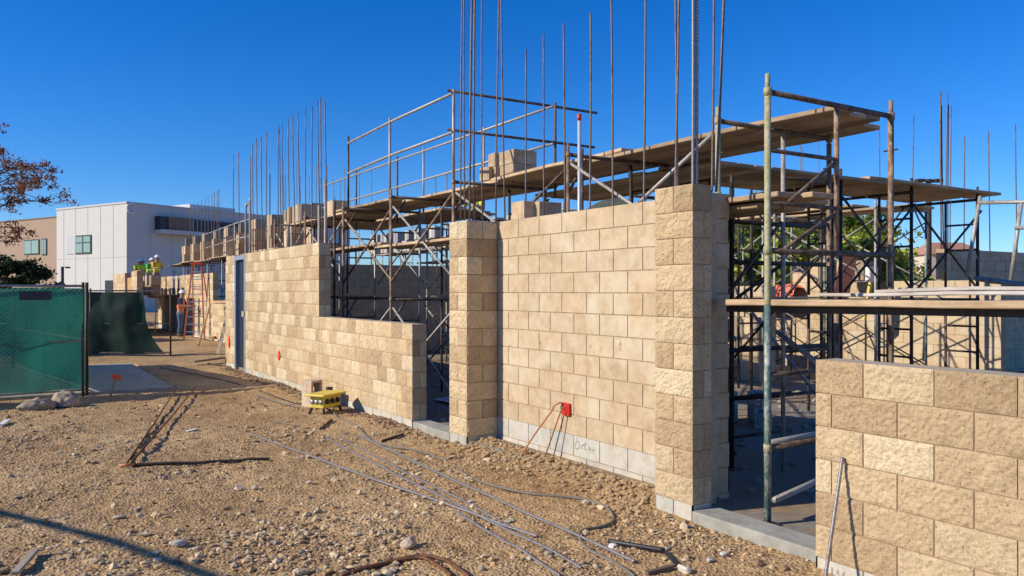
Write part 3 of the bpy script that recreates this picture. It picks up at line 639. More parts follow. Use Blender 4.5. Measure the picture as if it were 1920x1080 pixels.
# teal-paint lower half of near post
MB().tube([(0,0,.05),(0,0,1.66)],.0255,10).build('painted_leg',M['green'],f1,True)
f2=frame_proto('scaffold',1.52,(3.34,3.3),(3.22,1.62),[(.85,1.5,2.8),(.85,1.5,2.4),(.85,1.5,1.2),(.85,1.5,.8),(.85,1.5,.4)],[(.85,3.2,.1)],[(.85,2.4,.1,1.7)],('moss','brown','rust','galv'))
f2.location=(5.2,4.84,0); f2['label']='second scaffold frame, pale post top beside the slanting rebar of the near pier'; f2['group']='scaffold frames'
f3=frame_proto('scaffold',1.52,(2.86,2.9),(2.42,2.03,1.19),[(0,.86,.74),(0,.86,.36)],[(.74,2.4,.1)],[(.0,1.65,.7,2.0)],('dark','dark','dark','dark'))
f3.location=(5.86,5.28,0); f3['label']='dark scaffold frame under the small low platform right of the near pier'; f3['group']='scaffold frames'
std=frame_proto('scaffold',1.52,(3.36,3.36),(3.24,1.62),[(.9,1.5,2.85),(.9,1.5,2.45),(.9,1.5,1.2),(.9,1.5,.8),(0,.9,.45)],[(.9,3.2,1.7),(.9,1.6,.1)],[(.0,2.8,.25,3.2),(.0,1.2,.25,1.6)],('brown','galv','rust','dark'))
ys_main=[9.6,11.67,13.75,15.9,18.0]
std.location=(5.2,9.6,0)
std['group']='scaffold frames'
LBM=['scaffold frame with the guard rail corner, behind the far pier','scaffold frame carrying the middle grey post in the tall window opening','brown legged scaffold frame at the left edge of the tall window opening','scaffold frame behind the tall wall, next past the window opening','farthest frame of the street row, near the grey door frame']
std['label']=LBM[0]
for i,y in enumerate(ys_main[1:]): copy_tree(std,(5.2,y,0),label=LBM[i+1])
copy_tree(std,(5.2,7.0,0),label='scaffold frame hidden behind the smooth panel, only its header showing')
lit=frame_proto('scaffold',1.52,(3.3,3.3),(3.18,1.62),[(.0,.5,2.8),(.0,.5,2.4),(0,.5,1.2),(0,.5,.8)],[(.5,3.16,1.7),(.5,1.6,.1)],[(1.5,2.8,1.2,3.16)],('galv','green','galv','galv'),r=.022)
lit.location=(12.5,8.1,0); lit['group']='interior scaffold frames'; lit['label']='pale interior scaffold frame nearest the shaded corner wall'
for i,y in enumerate([10.2,12.3,14.6,16.9,19.2,22,24.6,27.2,30]):
    copy_tree(lit,(12.5,y,0),label=f'{ORD[i+1]} pale frame from the shaded corner in the back scaffold row')
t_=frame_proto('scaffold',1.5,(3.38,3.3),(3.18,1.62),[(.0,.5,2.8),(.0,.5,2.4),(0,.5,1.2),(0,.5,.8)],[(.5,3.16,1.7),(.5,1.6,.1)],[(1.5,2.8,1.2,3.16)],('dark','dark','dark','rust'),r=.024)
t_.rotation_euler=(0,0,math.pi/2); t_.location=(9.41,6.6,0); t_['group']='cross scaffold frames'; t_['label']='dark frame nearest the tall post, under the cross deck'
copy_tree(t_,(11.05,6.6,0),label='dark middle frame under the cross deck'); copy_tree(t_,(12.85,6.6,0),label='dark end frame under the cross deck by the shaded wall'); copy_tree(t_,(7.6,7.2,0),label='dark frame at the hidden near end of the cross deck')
copy_tree(lit,(8.3,9.2,0),label='pale scaffold frame standing between the platform and the back row',group='middle scaffold frames')
copy_tree(lit,(8.3,11.3,0),label='pale scaffold frame just past the one between platform and back row',group='middle scaffold frames')
rec=frame_proto('scaffold',1.4,(3.1,3.1),(2.98,1.5),[(0,1.4,2.2)],[(.7,2.9,1.5)],[],('galv','rust','rust','rust'),r=.022)
rec.location=(7.3,22.,0); rec['group']='frames behind the recessed wall'; rec['label']='first frame of the row behind the recessed wall, nearest the grey door frame'
for i in range(8): copy_tree(rec,(7.3,24.6+2.6*i,0),label=f'{ORD[i+1]} frame of the row behind the recessed wall')

for i,(x,y) in enumerate([(9.7,9.4),(9.7,11.5),(10.9,12.9),(8.6,13.4)]):
    copy_tree(lit if i%2 else std,(x,y,0),label=f'{ORD[i]} extra frame standing between the middle frames and the back row',group='middle scaffold frames')
for i,(x,y) in enumerate([(8.2,12.2),(8.2,14.3),(8.2,16.4),(10.6,15.5),(10.6,17.6)]):
    copy_tree([f3,std,lit][i%3],(x,y,0),label=f'{ORD[i]} frame inside the dark room behind the tall window opening',group='frames in the dark room')
# cross braces
def brace(p0,p1,zlo,zhi,label,m='brown',m2=None,group='cross braces',w=.017):
    t=thing('cross_brace',label,'brace',(p0[0],p0[1],0),0,group); d=(p1[0]-p0[0],p1[1]-p0[1])
    L=math.hypot(*d); nx,ny=-d[1]/L*.03,d[0]/L*.03
    MB().tube([(-nx,-ny,zhi),(d[0]-nx,d[1]-ny,zlo)],w,8).build('bar',M[m],t,True)
    MB().tube([(-nx*1.9,-ny*1.9,zlo),(d[0]-nx*1.9,d[1]-ny*1.9,zhi)],w,8).build('bar',M[m2 or m],t,True)
    MB().tube([(d[0]/2-nx*2.3,d[1]/2-ny*2.3,(zlo+zhi)/2),(d[0]/2-nx*.6,d[1]/2-ny*.6,(zlo+zhi)/2)],.012,6).build('pivot_bolt',M['dark'],t)
    return t
X0=5.2
brace((X0-.03,9.6),(X0-.03,11.67),1.9,3.1,'wide brace crossing in the right half of the tall window opening','brown','galv')
brace((X0-.03,11.67),(X0-.03,13.75),1.9,3.05,'wide tan brace crossing in the left half of the tall window opening','palewood' if 0 else 'brown','plank')
brace((X0-.03,13.75),(X0-.03,15.9),1.9,3.05,'brace crossing above the tall wall, just past the window opening','galv')
brace((X0-.03,15.9),(X0-.03,18.),1.9,3.05,'brace crossing above the tall wall near the grey door frame','galv')
brace((X0-.03,9.6),(X0-.03,11.67),.3,1.5,'lower brace below the sill line right of the middle post','galv')
brace((X0-.03,11.67),(X0-.03,13.75),.3,1.5,'lower brace hidden behind the sill left of the middle post','galv')
brace((X0-.03,7.0),(X0-.03,9.6),1.9,3.1,'brace between the panel frame and the guard rail corner','rust','galv')
brace((X0-.03,4.84),(X0-.03,7.0),2.0,3.15,'grey brace above the smooth panel behind the near pier rebars','galv')
brace((X0+1.55,9.6),(X0+1.55,11.67),1.9,3.1,'rear brace seen past the far pier under the main deck','dark')
brace((X0+1.55,11.67),(X0+1.55,13.75),.3,1.5,'rear lower brace in the dark of the tall window opening','galv')
brace((X0+1.55,9.6),(X0+1.55,11.67),.3,1.5,'rear lower brace in the dark doorway','galv')
brace((X0+1.55,13.75),(X0+1.55,15.9),1.9,3.1,'rear brace behind the tall wall top','galv')
brace((5.86,5.28),(5.9,7.4),1.3,2.4,'grey brace right of the near pier under the small platform','galv','galv')
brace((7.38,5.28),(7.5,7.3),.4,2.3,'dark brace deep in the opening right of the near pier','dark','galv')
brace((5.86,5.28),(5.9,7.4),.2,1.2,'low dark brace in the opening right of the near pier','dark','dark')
ii=0
for x,m in ((12.5,'galv'),(14.02,'galv')):
    for a,b_ in zip([8.1,10.2,12.3,14.6,16.9],[10.2,12.3,14.6,16.9,19.2]):
        for lo,hi,wd in ((1.9,3.0,'upper'),(.4,1.45,'lower')):
            brace((x,a),(x,b_),lo,hi,f'{wd} brace in {ORD[int((a-8)//2)]} bay of the back row, {"front" if x<13 else "rear"} side',['galv','brown','galv','dark'][ii%4],group='back row braces',w=.014); ii+=1
for k,(a,b_) in enumerate(((9.41,11.05),(11.05,12.85))):
    for yy,s in ((6.6,'front'),(8.1,'rear')):
        brace((a,yy),(b_,yy),1.75,3.0,f'{s} brace of the {ORD[k]} bay under the cross deck','rust','dark',group='cross deck braces')
brace((8.3,9.2),(8.3,11.3),1.9,3.0,'brace between the two middle scaffold frames, upper','galv',group='middle braces'); brace((8.3,9.2),(8.3,11.3),.3,1.4,'brace between the two middle scaffold frames, lower','galv',group='middle braces')
for i,(x,a) in enumerate([(8.2,12.2),(8.2,14.3),(10.6,15.5),(9.7,9.4),(9.72,11.5)]):
    brace((x,a),(x,a+2.1),1.8,2.9,f'upper brace of the {ORD[i]} middle scaffold bay',['dark','galv'][i%2],group='middle braces',w=.014); brace((x,a),(x,a+2.1),.35,1.45,f'lower brace of the {ORD[i]} middle scaffold bay',['galv','dark'][i%2],group='middle braces',w=.014)
for i in range(8):
    brace((7.28,22.+2.6*i),(7.28,24.6+2.6*i),1.7,2.8,f'brace of the {ORD[i]} bay behind the recessed wall','rust',group='braces behind the recessed wall',w=.014)

# ------------------------------------------------------------------ planks
pk=0
def plank(p0,p1,w,z0,z1,label,th=.042,m='plank',group='scaffold planks',warp=.008):
    p0=Vector((p0[0],p0[1],z0));p1=Vector((p1[0],p1[1],z1)); L=(p1-p0).length; n=max(4,int(L/.35)); d=(p1-p0)/n; a=Vector((-(p1-p0).y,(p1-p0).x,0)).normalized()*w/2
    mb=MB(); sd=R.uniform(0,99); i0=len(mb.v)
    for k in range(n+1):
        c=p0+d*k+Vector((0,0,warp*noise.noise(Vector((k*.45+sd,0,0)))*1.5)); tw=.01*noise.noise(Vector((k*.3,sd,0)))
        for sgn,zz in ((-1,-th/2),(1,-th/2),(1,th/2),(-1,th/2)): mb.v.append(tuple(c+a*sgn+Vector((0,0,zz+tw*sgn))))
    mb._col(4*(n+1))
    for k in range(n):
        b=4*k
        for j in range(4): mb.f.append((b+j,b+(j+1)%4,b+4+(j+1)%4,b+4+j))
    mb.f+=[(3,2,1,0),tuple(4*n+q for q in range(4))]
    o=mb.build('scaffold_plank',M[m],None); bevel(o,.006,1); return tag(o,label,'plank',group)
# main high deck, boards side by side, in lengths
segs=[(4.15,7.3),(7.0,9.9),(9.6,12.9),(12.6,15.4),(15.0,18.6)]
for si,(a,b) in enumerate(segs):
    for k in range(4):
        w=.252; x=5.98+k*.278+(0 if si<1 else -.18 if si>2 else 0); e=R.uniform(-.25,.2) if si else [0,.12,.2,.5][k]
        z=3.29+(.045 if si%2 else 0)+R.uniform(-.012,.014)
        plank((x,a+e*.6),(x,b+R.uniform(-.2,.3)),w,z,z+R.uniform(-.01,.01),f'{ORD[k]} board from the street in the {ORD[si]} length of the high deck')
plank((6.55,4.5),(6.85,5.6),.24,3.335,3.335,'offcut board lying askew on the near end of the high deck')
# low deck inside window
for si,(a,b) in enumerate([(9.2,12.6),(12.3,16.2),(15.9,18.9)]):
    for k in range(2): plank((5.42+.28*k,a),(5.42+.28*k,b),.26,2.49+.045*(si%2),2.49+.045*(si%2),f'{ORD[k]} board in the {ORD[si]} length of the mid level deck in the window opening')
for k in range(3): plank((8.4+.28*k,12.0),(8.4+.28*k,16.6),.26,2.93,2.93,f'{ORD[k]} board of the deck in the dark room behind the tall window opening')
for si,(a,b) in enumerate([(13.4,16.5),(16.3,19.4)]):
    for k in range(10): plank((7.1+.285*k+(1.3 if k>4 else 0),a+R.uniform(-.3,.3)),(7.1+.285*k+(1.3 if k>4 else 0),b),.27,3.30+.045*(si%2)-.3*(k>4),3.30+.045*(si%2)-.3*(k>4),f'{ORD[k]} board, {ORD[si]} length, of the broad deck added to shade the dark room',group='boards added to shade the dark room')  # broad deck added to block the sky and darken the room below
for k in range(2): plank((10.8+.28*k,15.2),(10.8+.28*k,18.2),.26,3.0,3.0,f'{ORD[k]} board of the rear deck in the dark room')
plank((9.2,14.0),(9.2,18.5),.5,2.46,2.46,'wide board under the person bending beyond the far pier')
# small platform beside near pier
for k in range(3): plank((5.13+.28*k,4.05+[.0,-.1,.15][k]),(5.13+.28*k,6.9),.262,2.50,2.50,f'top layer {ORD[k]} board of the small platform right of the near pier')
for k in range(2): plank((5.2+.3*k,4.28),(5.2+.3*k,6.6),.262,2.44,2.44,f'under layer {ORD[k]} board of the small platform right of the near pier')
# cross deck along x
for si,(a,b) in enumerate([(6.9,10.2),(9.9,13.35)]):
    for k in range(5): plank((a+R.uniform(-.1,.1),6.62+.29*k),(b+R.uniform(-.15,.1),6.62+.29*k+R.uniform(-.012,.012)),.262,3.245+.045*si+.006*(k%3),3.245+.045*si,f'{ORD[k]} board of the {"near" if si==0 else "far"} length of the cross deck',m='plankx')
for k in range(4): plank((6.95+.29*k,6.3),(6.95+.29*k,10.0),.275,3.20,3.20,f'{ORD[k]} board of the side deck joining the cross deck to the high deck')
plank((12.2,7.4),(13.6,7.6),.25,3.345,3.345,'loose board lying on the far end of the cross deck',m='plankx')
# back row deck
for si,(a,b) in enumerate([(7.9,11),(10.8,14),(13.8,17),(16.8,20),(21.5,25),(24.8,28),(27.8,31)]):
    for k in range(3): plank((13.25+.28*k,a),(13.25+.28*k,b),.26,3.23+.045*(si%2),3.23+.045*(si%2),f'{ORD[k]} board, {ORD[si]} length, of the back row deck',group='back row planks')
for k in range(2): plank((13.3+.28*k,9.0),(13.3+.28*k,11.6),.26,3.33,3.33,f'{ORD[k]} doubled board stacked on the back row deck',group='back row planks')
# deck behind the recessed wall
for si in range(7):
    a=21.3+3.1*si
    for k in range(4): plank((7.25+.28*k,a),(7.25+.28*k,a+3.25),.26,3.02+.045*(si%2),3.02+.045*(si%2),f'{ORD[k]} board, {ORD[si]} length, of the deck carrying blocks behind the recessed wall',group='planks behind the recessed wall')
# near plank across the right
plank((4.80,4.42),(4.80,-.6),.23,1.667,1.705,'bright long plank crossing the right side behind the green post',th=.046)
plank((5.06,4.3),(5.06,-.6),.23,1.655,1.69,'dull long plank beside the bright one in the right opening',th=.046)
plank((5.62,4.05),(5.3,-.2),.24,1.728,1.77,'lower board of the slanting stack above the bright plank',th=.026,m='greywood')
plank((5.66,3.6),(5.34,-.2),.23,1.758,1.803,'upper board of the slanting stack above the bright plank',th=.026,m='greywood')
t=thing('scaffold_bearer','dark square bearer running under the bright long plank','pipe',(4.82,2.0,1.59)); bevel(MB().beam((0,2.38,.027),(0,-2.5,.062),.05,.045).build('beam',M['dark'],t),.004); MB().tube([(.0,-1.9,-.03),(.0,-1.9,-1.52)],.022,8).build('leg',M['dark'],t,True)
def pipe(a,b,r,label,m='galv',cat='pipe',name='scaffold_pipe',group=None): return tag(MB().tube([a,b],r,9).build(name,M[m],None,True),label,cat,group)
p=atd(1458,623,7.2);q=atd(1545,690,6.3); pipe(tuple(p),tuple(q),.022,'pale diagonal pipe running down behind the low wall end')
p=atd(1445,830,5.9);q=atd(1560,808,6.6); pipe(tuple(p),tuple(q),.022,'pale horizontal pipe low behind the teal painted post')
p=atd(1452,938,5.85);q=atd(1570,885,6.5); pipe(tuple(p),tuple(q),.024,'pale lowest slanting pipe at the foot of the teal painted post')
p=atd(1366,748,7.6);q=atd(1462,742,7.3); pipe(tuple(p),tuple(q),.02,'dark rung pipe in the opening between pier and teal post','dark')
p=atd(1830,522,9.);q=atd(2000,545,7.5); pipe(tuple(p),tuple(q),.03,'pale pipe sticking out from the right edge above the planks')
p=atd(1470,960,5.9); q=atd(1600,1010,5.9); 
# right edge leaning guard frame
t=thing('guard_scaffold','pale leaning frame standing at the right edge past the cross deck','scaffold')
A=[atd(1838,368,11.5),atd(1812,520,11.5),atd(1915,380,11.),atd(1895,528,11.),atd(1834,380,11.5),atd(2000,377,10.6),atd(1903,427,11.),atd(1990,425,10.6)]
for a,b_,nm in ((0,1,'post'),(2,3,'post'),(4,5,'rail'),(6,7,'rail')): MB().tube([A[a],A[b_]],.028,8).build(nm,M['galv'],t,True)

# ------------------------------------------------------------------ guard rails
t=thing('guard_rail','two tier grey guard rail above the street side of the high deck','rail',(X0,9.6,0))
ysr=[9.6,on_x(731,5.2),on_x(653,5.2)]
for z in (4.45,3.92): MB().tube([(0,0,z),(0,ysr[1]-9.6,z-.02),(0,ysr[2]-9.6,z-.08)],.021,8).build('rail',M['galv'],t,True)
for y in ysr: MB().tube([(0,y-9.6,3.15),(0,y-9.6,4.50)],.021,8).build('post',M['galv' if y!=ysr[2] else 'rust'],t,True)
t=thing('guard_rail','dark two tier end rail crossing behind the far pier rebars','rail',(X0,9.62,0))
for z,x1 in ((4.48,2.5),(3.95,2.45)): MB().tube([(-.08,0,z),(x1,0,z)],.02,8).build('rail',M['rust'],t,True)
t=thing('guard_rail','long two tier rear guard rail on the inner side of the high deck','rail',(6.72,9.4,0))
for z,m in ((4.42,'galv'),(3.88,'galv')): MB().tube([(0,0,z),(0,4.2,z-.03),(0,9.8,z-.08)],.02,8).build('rail',M[m],t,True)
for px in (1041,907,794,745,668,609): y=on_x(px,6.72); MB().tube([(0,y-9.4,3.1),(0,y-9.4,4.46)],.02,8).build('post',M['rust' if px in(1041,745,668) else 'galv'],t,True)
t=thing('guard_rail','grey guard rail with a bent hoop post above the recessed wall','rail',(6.9,24,0))
yy=[on_x(p,6.9) for p in (468,440,412,385)]
for z in (4.1,3.55): MB().tube([(0,yy[0]-24,z),(0,yy[1]-24,z),(0,yy[2]-24,z-.05),(0,yy[3]-24,z-.1)],.022,8).build('rail',M['galv'],t,True)
for y in yy: MB().tube([(0,y-24,2.9),(0,y-24,4.12)],.022,8).build('post',M['galv'],t,True)
# hoop on tall wall
yh=on_x(461,4.75); t=thing('scaffold_hoop','grey pipe bent into a hoop top by the grey door frame','pipe',(4.75,yh,0))
zt_=zat(4.75,yh,383); pts=[(0,0,1.2),(0,0,zt_-.18),(0,-.05,zt_-.05),(0,-.17,zt_),(0,-.36,zt_-.01),(0,-.36,zt_-.1),(0,-.36,1.2)]
o=curve_tube('pipe',pts,.024,M['galv'],t)
for i,px in enumerate((540,598,610,627)):
    y=on_x(px,5.0); pipe((5.0,y,.1),(5.0,y,3.35 if i else 3.1),.024,['grey upright just behind the tall wall, left of two','first of three grey uprights at the corner of the tall wall','middle of three grey uprights at the corner of the tall wall','brown upright beside the corner of the tall wall'][i],'galv' if i<3 else 'rust',group='uprights behind the tall wall')
# red capped prop
yp=6.86; t=thing('adjustable_prop','white metal prop with a red cap standing behind the smooth panel','prop',(5.25,yp,0)); MB().tube([(0,0,.07),(.0,.0,3.62)],.019,10).build('tube',M['pvc'],t,True); MB().tube([(.0,0,3.59),(0,0,3.66)],.024,10).build('red_cap',M['red'],t,True); MB().tube([(0.06,.03,.1),(.06,.03,3.3)],.018,8).build('leg',M['rust'],t,True)

# ------------------------------------------------------------------ loose blocks & stacks
def hollow_block(name,loc,rz,label,m='smooth',size=(.40,.20,.195),split=False,upright=False,col=None):
    t=thing(name,label,'block',loc,rz); L,W,Hh=size; col=col or SMO[1]
    mb=MB(); mb.c=col; s=.035
    mb.box(-L/2,L/2,-W/2,-W/2+s,0,Hh); mb.box(-L/2,L/2,W/2-s,W/2,0,Hh)
    for x in (-L/2,-.0175,L/2-s): mb.box(x,x+s,-W/2+s,W/2-s,0,Hh*(.75 if x==-.0175 else 1))
    o=mb.build('block_shell',M[m],t); bevel(o,.004)
    if upright: o.rotation_euler=(0,math.pi/2,0); o.location=(-Hh/2,0,L/2)
    if split:
        mb=MB(); face(mb,(-L/2,-W/2),(1,0),(0,-1),L,Hh,1,L,Hh,'split',.02,0,.008); q=mb.build('split_face',M['split'],t)
    return t
# pair on top of panel
hollow_block('concrete_block',(4.99,on_x(970,4.82),ZT),0.04,'rough tan block sitting on the smooth panel top',split=False,size=(.34,.24,.195),col=(.56,.42,.26))
hollow_block('concrete_block',(5.12,on_x(990,4.82)+.10,ZT),0,'plain block in shade beside the rough one on the smooth panel',size=(.3,.2,.19))
# stack on high deck
for i,(dx,dy,dz,rz,lb) in enumerate([(0,0,0,20,'bottom front block of the small stack on the high deck'),(0,0,.2,22,'top front block of the small stack on the high deck'),(.02,.25,0,18,'bottom middle block of the stack on the high deck'),(.02,.26,.2,20,'top middle block of the stack on the high deck'),(-.1,.5,0,25,'bottom rear block of the stack on the high deck'),(-.1,.5,.2,15,'top rear block of the stack on the high deck'),(.30,.45,.0,12,'side block right of the stack on the high deck'),(.30,.45,.2,12,'upper side block right of the stack on the high deck'),(-.3,.62,0,40,'broken corner block left of the stack on the high deck')]):
    hollow_block('concrete_block',(6.27+dx*.5,9.55+dy*.8,3.36+dz),math.radians((rz-20)*.6),lb,col=(.44,.33,.205))
# block by the yellow box
P=gnd(575,742,.0); hollow_block('concrete_block',(3.95,11.75,.02),math.radians(-72),'hollow block standing on end behind the yellow power box',size=(.40,.20,.24),upright=True,col=(.55,.42,.29))
for i,(x,y,lb) in enumerate([(7.9,7.2,'grey block on end on the floor deep in the opening'),(8.25,7.0,'grey block standing beside the one deep in the opening'),(8.0,6.7,'low grey block in the shade behind the teal post')]):
    hollow_block('concrete_block',(x,y,.065),math.radians(20*i),lb,upright=i<2,col=(.42,.40,.36))
# bulk stacks on decks: a stack is a column of blocks stood on end
SPAL=[(.54,.40,.25),(.48,.345,.21),(.40,.31,.21),(.58,.44,.28),(.34,.26,.18)]
def stack(x,y,z,rows,cols,label,group,pal=SPAL,ends=True):
    t=thing('block_stack',label,'block stack',(x,y,z),R.uniform(-.05,.05),group)
    for r in range(rows):
        mb=MB(); n=cols
        for c in range(n):
            if r==rows-1 and c==n-1 and R.random()<.5: continue
            kk=R.uniform(.8,1.15); mb.c=tuple(q*kk for q in R.choice(pal)); jx=R.uniform(-.025,.025); h=.39
            y0=c*.205+R.uniform(-.006,.006); mb.box(-.19+jx,-.155+jx,y0,y0+.193,r*.40,r*.40+h); mb.box(.155+jx,.19+jx,y0,y0+.193,r*.4,r*.4+h); mb.box(-.155+jx,.155+jx,y0,y0+.04,r*.4,r*.4+h); mb.box(-.155+jx,.155+jx,y0+.155,y0+.193,r*.4,r*.4+h-.003)
        mb.build('block_row',M['blockstack'],t)
    return t
G='block stacks behind the recessed wall'
for i in range(30):
    y=21.6+.68*i+.03*math.sin(i*2.3); stack(7.5+.2*(i*7%3),y,3.075,2+((i*5)%3>0),3,f'{ORD[i]} upright block stack from the door frame end on the deck behind the recessed wall',G)
G='block stacks on the back row deck'
WP=[(.5,.46,.40),(.46,.41,.34),(.38,.36,.34),(.54,.5,.44)]
for i in range(11):
    stack(13.4,20.6+1.05*i,3.30,2,3 if i%4 else 2,f'{ORD[i]} pale block stack from the near end of the back row deck',G,WP)
stack(6.0,18.0,3.36,1,5,'dark flat topped stack at the far end of the high deck','stacks on the high deck'); stack(6.35,16.9,3.36,1,3,'low dark block row on the far end of the high deck','stacks on the high deck')
stack(14.6,9.6,1.97,1,4,'shaded blocks stacked on the back wall behind the tall brown post','stacks on the back wall'); stack(14.7,10.5,1.97,2,2,'higher shaded blocks on the back wall behind the tall brown post','stacks on the back wall')
stack(12.0,7.0+3,.07,3,4,'sunlit tan block stack on the floor near the corner','floor stacks'); stack(9.5,12.4,.07,2,3,'small block stack on the floor mid room','floor stacks')
stack(14.4,12.7,.07,2,5,'tan block stack against the sunlit back wall','floor stacks')
for i in range(7): stack(5.35,35.3+1.0*i,1.60,2,4,f'{ORD[i]} low block stack along the board edge under the workers in vests','stacks under the far workers')
# ------------------------------------------------------------------ yellow power box
fx,fy=3.93,11.1
t=thing('power_box','yellow portable power distribution box on short black legs','power box',(fx,fy,gh(fx,fy)),math.radians(33))
mb=MB(); mb.box(-.27,.27,-.17,.17,.255,.285); bevel(mb.build('lid',M['yellow'],t),.01,2)
mb=MB(); mb.box(-.20,.20,-.12,.12,.085,.254); bevel(mb.build('body',M['yellow'],t),.008)
mb=MB(); mb.box(-.203,.203,-.121,-.1205,.12,.235); 
for i in range(3):
    mb=MB(); mb.tube([(-.2005,-.075+.075*i,.175),(-.215,-.075+.075*i,.175)],.033,12); mb.build('outlet',M['alu'],t,True)
for i in range(3):
    mb=MB(); mb.tube([(-.13+.12*i,-.1205,.18),(-.13+.12*i,-.15,.18)],.038,12); mb.build('socket',M['black'],t,True)
for sx in (-1,1):
    for sy in (-1,1):
        mb=MB(); mb.beam((sx*.17,sy*.1,.10),(sx*.21,sy*.13,-.02),.035,.035); bevel(mb.build('leg',M['black'],t),.005)
t=thing('valve_post','small dark valve post at the wall foot behind the power box','valve',(4.15,11.55,.0)); mb=MB(); mb.tube([(0,0,0),(0,0,.16),(0,0,.17),(0,0,.26),(0,0,.27),(0,0,.32)],[.05,.045,.028,.025,.05,.05],10); mb.build('stem',M['black'],t)

# ------------------------------------------------------------------ fences
def cloth(p0,p1,z0,z1,amp,n=60,m=16,flare=None):
    p0=Vector(p0);p1=Vector(p1);d=p1-p0;nr=Vector((-d.y,d.x,0)).normalized(); P=[]
    for j in range(m+1):
        row=[]
        for i in range(n+1):
            s=i/n;q=j/m; k=amp*(noise.fractal(Vector((s*d.length*1.4,q*1.2,3.3)),1,2,3)+.5*math.sin(s*d.length*5+q*2)*.3)
            e=(flare*(1-q)**3.5 if (flare and s>.55) else 0)*max(0,(s-.55)/.45) if flare else 0
            p=p0+d*s*(1)+nr*k+(d.normalized()*e)
            row.append((p.x,p.y,z0+(z1-z0)*q+.02*noise.noise(Vector((s*9,q,1)))))
        P.append(row)
    return MB().grid(P)
def chain(p0,p1,z0,z1,st=.075,r=.0016):
    p0=Vector(p0);p1=Vector(p1);L=(p1-p0).length;d=(p1-p0).normalized();h=z1-z0;mb=MB();a=-h
    while a<L:
        for sg in (1,-1):
            s0,s1=(a,a+h) if sg==1 else (a+h,a)
            za,zb_=z0,z1
            # clip
            A=(s0,z0);B=(s1,z1)
            def cl(P,Q):
                if P[0]<0: k=(0-P[0])/(Q[0]-P[0]); P=(0,P[1]+k*(Q[1]-P[1]))
                if P[0]>L: k=(L-P[0])/(Q[0]-P[0]); P=(L,P[1]+k*(Q[1]-P[1]))
                return P
            if max(s0,s1)<=0 or min(s0,s1)>=L: continue
            A2=cl(A,B);B2=cl(B,A); mb.tube([p0+d*A2[0]+Vector((0,0,A2[1])),p0+d*B2[0]+Vector((0,0,B2[1]))],r,3,False)
        a+=st
    return mb
def fence(label,p0,p1,zt,mat_,amp,posts,flare=None,cl=(0,1),mid=True,z0=.12,chainlink=True,front=-1):
    t=thing('chain_link_fence',label,'fence',(p0[0],p0[1],0)); P0=Vector((0,0,0));P1=Vector((p1[0]-p0[0],p1[1]-p0[1],0)); d=P1-P0; nr=Vector((-d.y,d.x,0)).normalized()*front*.035
    MB().tube([P0+Vector((0,0,zt)),P1+Vector((0,0,zt))],.02,8).build('top_rail',M['galv'],t,True)
    if mid: MB().tube([P0+Vector((0,0,zt*.5)),P1+Vector((0,0,zt*.5))],.014,8).build('mid_rail',M['galv'],t,True)
    MB().tube([P0+Vector((0,0,.1)),P1+Vector((0,0,.1))],.017,8).build('bottom_rail',M['galv'],t,True)
    for s in posts: q=P0+d*s; MB().tube([q+Vector((0,0,-.05)),q+Vector((0,0,zt+.06))],.024,10).build('post',M['dark'],t,True)
    a=P0+d*cl[0]+nr; b=P0+d*cl[1]+nr
    cloth(tuple(a),tuple(b),z0,zt-.04,amp,flare=flare).build('screen_cloth',M[mat_],t,True)
    if chainlink: chain(tuple(P0+nr*2.6),tuple(P1+nr*2.6),.12,zt-.03).build('chain_link',M['galv'],t)
    return t
fence('green screened chain link fence with sandbags at its foot at the left edge',(-5.5,14.6),(1.17,15.15),1.84,'screen',.10,(0,.5,1.0))
t=fence('screened fence run going away behind the front fence beside the concrete pad',(1.24,15.35),(.25,21.2),1.84,'screen',.04,(.0,.5,1),chainlink=False,mid=True,z0=.14)
MB().tube([(0,-.03,0),(0,-.03,1.9)],.028,10).build('post',M['dark'],t,True)
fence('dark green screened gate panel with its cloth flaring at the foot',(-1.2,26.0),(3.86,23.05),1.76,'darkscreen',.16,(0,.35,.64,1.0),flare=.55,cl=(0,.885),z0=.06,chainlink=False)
t=thing('fence_sign','small dark notice hanging on top of the front green fence','sign',(0.48,15.05,1.70)); MB().box(-.22,.22,-.07,-.055,-.09,.05).build('sign_plate',M['navy'],t)
# sandbags
def sandbag(px,py,rz,L,label,sq=.13):
    x,y=gnd(px,py); import bmesh
    bm=bmesh.new(); bmesh.ops.create_icosphere(bm,subdivisions=4,radius=1)
    for v in bm.verts:
        c=v.co; w=1-.35*abs(c.x)**3; f=noise.fractal(c*2.4+Vector((px,0,0)),.8,2,5)*.19
        c.x*=L*(1+f*.5); c.y*=.15*w*(1+f); c.z=max(c.z*sq*w*(1+f*1.6),-.05)
    me=bpy.data.meshes.new('sandbag'); bm.to_mesh(me); bm.free(); me.materials.append(M['bag'])
    me.polygons.foreach_set('use_smooth',[True]*len(me.polygons)); o=bpy.data.objects.new('sandbag',me); C.objects.link(o); o.location=(x,y,gh(x,y)+.05); o.rotation_euler=(0,0,rz); tag(o,label,'sandbag')
sandbag(70,768,.3,.27,'flat dusty sandbag at the foot of the green fence, left one',.11); sandbag(122,762,-.5,.24,'plumper sandbag beside the fence post, right one',.17)
# stake with orange top
x,y=gnd(205,746); t=thing('survey_stake','wooden lath stake with an orange top in front of the concrete pad','stake',(x,y,0)); q=atd(217,707,dep(x,y)-.05)-Vector((x,y,0))
MB().beam((0,0,-.05),tuple(q),.035,.012,(0,1,0)).build('lath',M['palewood'],t)
mb=MB(); mb.beam(tuple(q-Vector((0,0,.04))),tuple(q+Vector((.02,0,.04))),.14,.03,(0,1,0)); bevel(mb.build('orange_head',M['orange'],t),.01,2)

